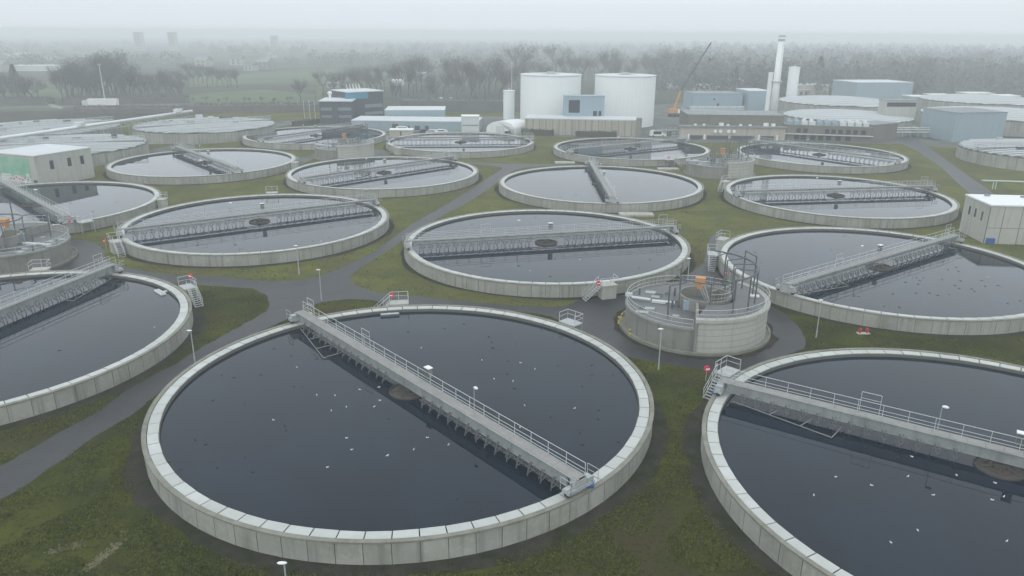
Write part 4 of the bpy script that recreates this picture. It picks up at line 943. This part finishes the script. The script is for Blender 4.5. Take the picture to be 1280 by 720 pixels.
hedge((88,142),(240,141.5),134.5,9,'long dark thicket behind the covered tank at left','twig',40,'thicket',ln=1.2,wd=.16)
hedge((240,141.5),(398,140),130.5,9,'long dark thicket below the pale green meadow','twig',40,'thicket',ln=1.2,wd=.16)
hedge((500,139),(632,140),122,12,'dark thicket behind the pale blue workshop','twig2',40,'thicket',ln=1.4,wd=.2)
hedge((372,158),(401,154),151,3,'low dark hedge in front of the office', dens=40)

# ------------------------------------------------------------ bare winter trees
def tree_meshes(seed, H, spread, upright=False, n=1500, m='twig'):
    rg = random.Random(seed); tr = MB(); tips = []
    def br(p, d, l, r, lv):
        e = p+d*l; tr.tube(p, e, r, 5 if lv < 2 else 3, r*.62)
        if lv >= 4: tips.append((e, d)); return
        for k in range(3 if lv < 3 else 2):
            nd = (d+Vector((rg.gauss(0,spread), rg.gauss(0,spread), rg.uniform(-.1,.45)))).normalized()
            st = p.lerp(e, rg.uniform(.55, 1)) if k else e
            br(st, nd, l*rg.uniform(.62,.85), r*.58, lv+1)
        if lv >= 1: tips.append((p.lerp(e,.6), d))
        if lv >= 2: tips.append((e, d))
    br(Vector((0,0,0)), Vector((0,0,1)), H*.30, H*.018, 0)
    mx_ = max(t[0].z for t in tips); f = (H*.95)/mx_
    tr.v = [(x*f*(.8 if upright else 1.), y*f*(.8 if upright else 1.), z*f) for x, y, z in tr.v]
    cr_ = MB()
    for _ in range(n):
        e, d = rg.choice(tips); s_ = H*.05
        p = Vector((e.x*f*(.8 if upright else 1), e.y*f*(.8 if upright else 1), e.z*f))+Vector((rg.gauss(0,s_), rg.gauss(0,s_), rg.gauss(0,s_)))
        dd = (d+Vector((rg.gauss(0,.6), rg.gauss(0,.6), rg.uniform(0,.9)))).normalized()*H*rg.uniform(.04,.09)
        w_ = dd.cross(Vector((rg.gauss(0,1), rg.gauss(0,1), rg.gauss(0,1)))).normalized()*H*.0042
        cr_.add([p-w_, p+w_, p+dd], [(0,1,2)])
    return tr.mesh('trunk', M['bark']), cr_.mesh('crown', M[m])
TREES = {'round': [tree_meshes(1,14,.55), tree_meshes(2,14,.6,m='twig2'), tree_meshes(3,14,.5)],
         'tall': [tree_meshes(5,18,.22,True), tree_meshes(6,18,.26,True,m='twig2')]}
eb = MB(); er = random.Random(9)
for k in range(1400):
    z = er.uniform(.08,1)*13; rr = (1-(z/13)**1.6)*2.6*er.uniform(.6,1); a = er.uniform(0,6.283); p = Vector((rr*math.cos(a), rr*math.sin(a), z))
    d = Vector((math.cos(a), math.sin(a), -.2))*.7; w_ = Vector((-math.sin(a), math.cos(a), .2))*.28; eb.add([p-w_, p+w_, p+d], [(0,1,2)])
etr = MB(); etr.tube((0,0,0),(0,0,12),.25,6,.05); TREES['ever'] = [(etr.mesh('trunk', M['bark']), eb.mesh('crown', M['ever']))]
tr_ = random.Random(21)
NATH = {'round': 14, 'tall': 18, 'ever': 13}
def tree(px, pyb, pyt, kind, label, group=None, name=None):
    q = at(px, pyb); h = max(3, zat(q, pyt)); t, c = tr_.choice(TREES[kind]); s = h/NATH[kind]
    o = empty(name or {'round':'bare_tree','tall':'poplar','ever':'evergreen_tree'}[kind], q, label, 'tree', group, tr_.uniform(0,6.28))
    o.scale = (s*tr_.uniform(.85,1.35),)*2+(s,)
    link('trunk', t, o); link('crown', c, o)
def grove(n, x0, x1, yb0, yb1, h0, h1, kind, label, group):
    for k in range(n):
        x = x0+(x1-x0)*(k+tr_.uniform(.1,.9))/n; yb = tr_.uniform(yb0, yb1); q = at(x, yb); h = tr_.uniform(h0, h1)*tr_.uniform(.6, 1.12)
        kd = kind if isinstance(kind, str) else tr_.choice(kind)
        tree(x, yb, topx((q.x, q.y, h))[1], kd, label if kd != 'ever' else label.replace('bare leafless', 'dark evergreen'), group)
hedge((-20,131),(60,130.5),123,8,'dark undergrowth below the bare trees at the far left','twig',50,'thicket',ln=1.4,wd=.16)
hedge((80,130),(232,129),121,8,'dark undergrowth below the dense row of bare trees behind the truck','twig',50,'thicket',ln=1.6,wd=.17)
grove(9, -5, 50, 124, 130, 11, 15, 'round', 'bare leafless tree in the clump at the far left beyond the road', 'bare trees at the far left')
grove(24, 78, 165, 120, 129, 14, 21, ['tall','tall','round'], 'bare slender tree in the dense row behind the distant truck', 'bare trees behind the truck')
grove(18, 165, 232, 112, 127, 11, 16, 'round', 'bare leafless tree in the wood left of the pale meadow', 'bare trees left of the meadow')
grove(12, 225, 300, 103, 112, 9, 13, 'round', 'bare leafless tree at the far edge of the pale meadow', 'bare trees beyond the meadow')
grove(12, 404, 480, 112, 124, 11, 17, 'round', 'bare leafless tree behind the dark office building', 'bare trees behind the office')
grove(26, 480, 650, 108, 132, 13, 22, ['round','round','tall'], 'bare leafless tree in the wood behind the pale blue workshop', 'bare trees behind the workshop')
grove(18, 640, 850, 96, 110, 15, 24, 'round', 'bare leafless tree in the wood behind the white silos', 'bare trees behind the silos')
grove(34, 850, 1290, 96, 118, 13, 22, ['round','round','ever'], 'bare leafless tree in the wood behind the covered tanks' , 'trees behind the covered tanks')
tree(376,128,97,'round','single broad bare tree right of the pale meadow')
tree(336,163,147,'round','small bare tree beside the track before the far left tank')
tree(22,120,80,'ever','dark conical evergreen standing above the clump at far left')
grove(9, 238, 368, 128.5, 130.5, 3.2, 4.0, 'round', 'little orchard tree standing in the pale green meadow', 'orchard trees in the meadow')

def inside(p, poly_):
    c_ = False; j = len(poly_)-1
    for i in range(len(poly_)):
        a, b_ = poly_[i], poly_[j]
        if (a[1] > p[1]) != (b_[1] > p[1]) and p[0] < (b_[0]-a[0])*(p[1]-a[1])/(b_[1]-a[1])+a[0]: c_ = not c_
        j = i
    return c_
gt = MB(); gr_ = random.Random(12); cnt = 0
while cnt < 15000:
    px_, py_ = gr_.uniform(-10,1290), 250+480*gr_.random()**.7; q = at(px_, py_)
    if any((q.x-c[0])**2+(q.y-c[1])**2 < 23.1**2 for c in TC.values()) or (q.x-21.2)**2+(q.y-81.7)**2 < 110 or inside(q, main_road): continue
    if noise.noise(Vector((q.x*.25, q.y*.25, 4))) < -.12: continue
    cnt += 1
    for k in range(3):
        x, y = q.x+gr_.gauss(0,.09), q.y+gr_.gauss(0,.09); a = gr_.uniform(0,3.14); w_ = gr_.uniform(.03,.09); h = gr_.uniform(.05,.14)
        gt.add([(x-w_*math.cos(a), y-w_*math.sin(a), 0), (x+w_*math.cos(a), y+w_*math.sin(a), 0), (x+gr_.gauss(0,.05), y+gr_.gauss(0,.05), h)], [(0,1,2)], 0 if gr_.random() < .6 else 1)
tag(gt.build('grass_tufts', [M['tuft'], M['tuft2']]), 'short rough grass tufts over the lawns', 'grass', kind='stuff')

# ------------------------------------------------------------ far woodland, town and towers
fr = random.Random(5); fw = MB()
def clump(x, y, r, h):
    for k in range(60):
        a = fr.uniform(0,6.283); rr = r*fr.random()**.5; z = h*fr.uniform(.15,1.)*(1-.35*(rr/r)**2); p = Vector((x+rr*math.cos(a), y+rr*math.sin(a), z))
        s = Vector((fr.gauss(0,1), fr.gauss(0,1)*.4, fr.gauss(0,.7))).normalized()*h*.075; t = Vector((fr.gauss(0,1), fr.gauss(0,1), fr.gauss(0,1))).normalized()*h*.075
        fw.add([p-s, p+t, p+s, p-t*.8-Vector((0,0,h*.05))], [(0,1,2,3)], fr.randrange(2))
for k in range(2600):
    px = fr.uniform(-60, 1340); y = 430+1500*fr.random()**1.5; x = (px-640)/FPX*(y*.95+10)
    if y < 620 and px < 820: continue
    if px < 480 and noise.noise(Vector((x*.006, y*.004, 2.2))) < .02: continue
    clump(x, y, fr.uniform(5,9), fr.uniform(8,15) if px < 820 else fr.uniform(12,20))
tag(fw.build('far_woodland', [M['wood1'], M['wood2']]), 'misty bare woodland spreading to the horizon', 'woodland', kind='stuff')
HL = random.Random(8)
hm = []
for wl, rf in (('cov_r','brown'),('beige','roofg'),('conc','roofg')):
    b = MB(); b.box(-4,-5,-.2,4,5,5,0); b.add([(-4.3,-5.3,5),(4.3,-5.3,5),(4.3,5.3,5),(-4.3,5.3,5),(-4.3,0,8),(4.3,0,8)],[(0,1,5,4),(2,3,4,5),(0,4,3),(1,2,5)],1)
    for x in (-2.2, 1.2): b.box(x,-5.05,1,x+1.2,-4.9,2.4,2); b.box(x,-5.05,3.2,x+1.2,-4.9,4.4,2)
    hm.append(b.mesh('house', [M[wl], M[rf], M['glass']]))
for k in range(18):
    px = HL.choice([HL.uniform(0,110), HL.uniform(100,620), HL.uniform(560,1270)]); y = HL.uniform(620, 1300); x = (px-640)/FPX*(y*.95+10)
    o = link('house', HL.choice(hm), None, (x, y, 0), HL.uniform(-.5,.5), (HL.uniform(1,1.8), 1, HL.uniform(.9,1.3)))
    tag(o, 'small pale house half lost in the mist beyond the plant', 'house', 'houses lost in the mist')
for (x, yb, yt, wpx, lab) in ((22,71,66.5,34,'long low white shed far off in the mist at upper left'),(47,88,82,60,'long pale shed roof beyond the bare trees at upper left'),(497,106,101,14,'pale shed among trees behind the office'),(527,98,92,12,'small pale barn behind the office'),(844,110,102,12,'white house right of the silos behind the crane')):
    house_block('shed', (x-wpx/2,yb+1),(x+wpx/2,yb+1),yt,14,'roofl','white',lab,'shed')
for (px, y, h, lab) in ((175,1350,29,'left of two faint tower blocks in the mist at upper left'),(217,1380,29,'right of two faint tower blocks in the mist at upper left'),(343,1500,24,'faint tower block right of the pair in the mist')):
    x = (px-640)/FPX*(y*.95+10); o = empty('tower_block', (x,y,0), lab, 'tower block')
    b = MB(); b.box(-6,-6,0,6,6,h); b.build('wall', M['beige'], o); b = MB(); b.box(-6.2,-6.2,h+.01,6.2,6.2,h+.6); b.build('roof', M['roofg'], o)
    for z in range(2, int(h)-2, 3): b = MB(); b.box(-5.2,-6.08,z,5.2,-5.9,z+1.4); b.build('window_band', M['glass'], o)

# ------------------------------------------------------------ birds on the water
def gull_mesh(white=True):
    b = MB(); b.ell((0,0,.03),.2,.085,.075,9,6); b.ell((.16,0,.12),.055,.045,.05,7,5); b.ell((.10,0,.075),.06,.045,.06,6,4)
    b.ell((-.04,0,.075),.17,.075,.045,8,4,1); b.add([(-.17,-.03,.06),(-.17,.03,.06),(-.29,0,.07)],[(0,1,2)],2); b.add([(.21,-.012,.115),(.21,.012,.115),(.25,0,.11)],[(0,1,2)],2)
    return b.mesh('bird', [M['gull_w'], M['gull_g'], M['duck']] if white else [M['duck'], M['duck'], M['duck']], True)
me_g, me_k = gull_mesh(), gull_mesh(False)
WH = {'T1': 'the centre foreground tank', 'T2': 'the tank directly behind the foreground tank', 'T3': 'the tank whose bridge faces the viewer', 'T4': 'the tank left of the right-hand building', 'T5': 'the tank by the white-roofed building at right',
      'T6': 'the tank in the lower right corner', 'T7': 'the tank left of the diagonal road', 'T13': 'the tank cut off by the left edge', 'T8': 'the tank left of the road fork', 'T12': 'the tank below the mural building'}
br_ = random.Random(77)
def bird(tn, x, y, white, z=ZW-.02, s=1.):
    o = link('gull' if white else 'duck', me_g if white else me_k, None, (x, y, z), br_.uniform(0,6.28), (s*.62,s*.62,s*.66) if white else (s*.8,s*.8,s*.6))
    tag(o, ('small white gull floating on ' if white else 'small dark duck floating on ')+WH[tn], 'gull' if white else 'duck', ('gulls on ' if white else 'ducks on ')+WH[tn])
G1 = [(160+x/2, 360+y/2) for x, y in ((472,267),(518,269),(508,307),(546,297),(615,297),(364,330),(547,375),(560,404),(648,419),(499,448),(580,254),(422,198),(627,248),(629,281))]
G1 += [(480+x/2, 360+y/2) for x, y in ((93,150),(245,180),(342,187),(275,227),(322,233),(352,294),(476,301),(340,348),(109,374),(74,404),(161,392),(8,419),(377,203))]
G6 = [(840+x/2.25, 400+y/2.25) for x, y in ((461,441),(562,465),(399,492),(663,440),(674,384),(734,492),(691,591),(800,436),(908,458),(933,497),(901,506),(941,622),(615,625))]
for tn, L_ in (('T1', G1), ('T6', G6)):
    for p in L_: q = at(*p, ZW); bird(tn, q.x, q.y, True)
D1 = [(160+x/2, 360+y/2) for x, y in ((333,217),(365,152),(408,170),(234,218),(265,224),(211,281),(168,380),(194,392),(291,290),(391,345),(395,356),(222,450),(313,460),(132,455),(103,435),(292,424),(415,246),(437,249),(651,328),(470,178))]
D1 += [(480+x/2, 360+y/2) for x, y in ((152,102),(262,122),(270,136),(271,150),(310,183),(307,215),(393,105),(435,195),(519,193),(520,217),(573,219),(494,247),(416,323),(537,306),(535,328),(587,386),(496,392),(490,362),(327,251),(60,110),(200,90),(330,140),(183,530),(240,555))]
for p in D1: q = at(*p, ZW); bird('T1', q.x, q.y, False, ZW-.03, .95)
def scatter(tn, n, white, s=1., bias=None):
    c = TC[tn]; k = 0; r = BR[tn].rotation_euler.z; cc = (math.cos(r), math.sin(r)); base = (br_.uniform(-8,8), br_.uniform(-8,8))
    while k < n:
        if bias and br_.random() < .6: x, y = c[0]+bias[0]+br_.gauss(0,5), c[1]+bias[1]+br_.gauss(0,5)
        else: a = br_.uniform(0,6.28); rr = 19.5*br_.random()**.5; x, y = c[0]+rr*math.cos(a), c[1]+rr*math.sin(a)
        lx, ly = x-c[0], y-c[1]
        if math.hypot(lx, ly) > 20 or abs(-lx*cc[1]+ly*cc[0]) < 1.6: continue
        k += 1; bird(tn, x, y, white, ZW-.03, s)
scatter('T2', 26, False); scatter('T2', 3, True); scatter('T5', 46, False, 1., (7,-6)); scatter('T5', 3, True); scatter('T6', 12, False); scatter('T7', 18, False); scatter('T7', 5, True)
scatter('T13', 10, False); scatter('T13', 2, True); scatter('T4', 10, False); scatter('T3', 12, False); scatter('T12', 6, False)

# ------------------------------------------------------------ the misty air
hz = MB(); HB = 3950; hz.box(-HB,-HB,-1,HB,HB,36)
hm_ = bpy.data.materials.new('mist'); hm_.use_nodes = True; t = hm_.node_tree; t.nodes.remove(t.nodes['Principled BSDF'])
pv = t.nodes.new('ShaderNodeVolumePrincipled'); pv.inputs['Color'].default_value = (.95,.985,1,1); pv.inputs['Density'].default_value = .00092; pv.inputs['Anisotropy'].default_value = 0
t.links.new(pv.outputs[0], t.nodes['Material Output'].inputs['Volume'])
tag(hz.build('haze', hm_), kind='stuff', label='pale winter mist over the whole plant')
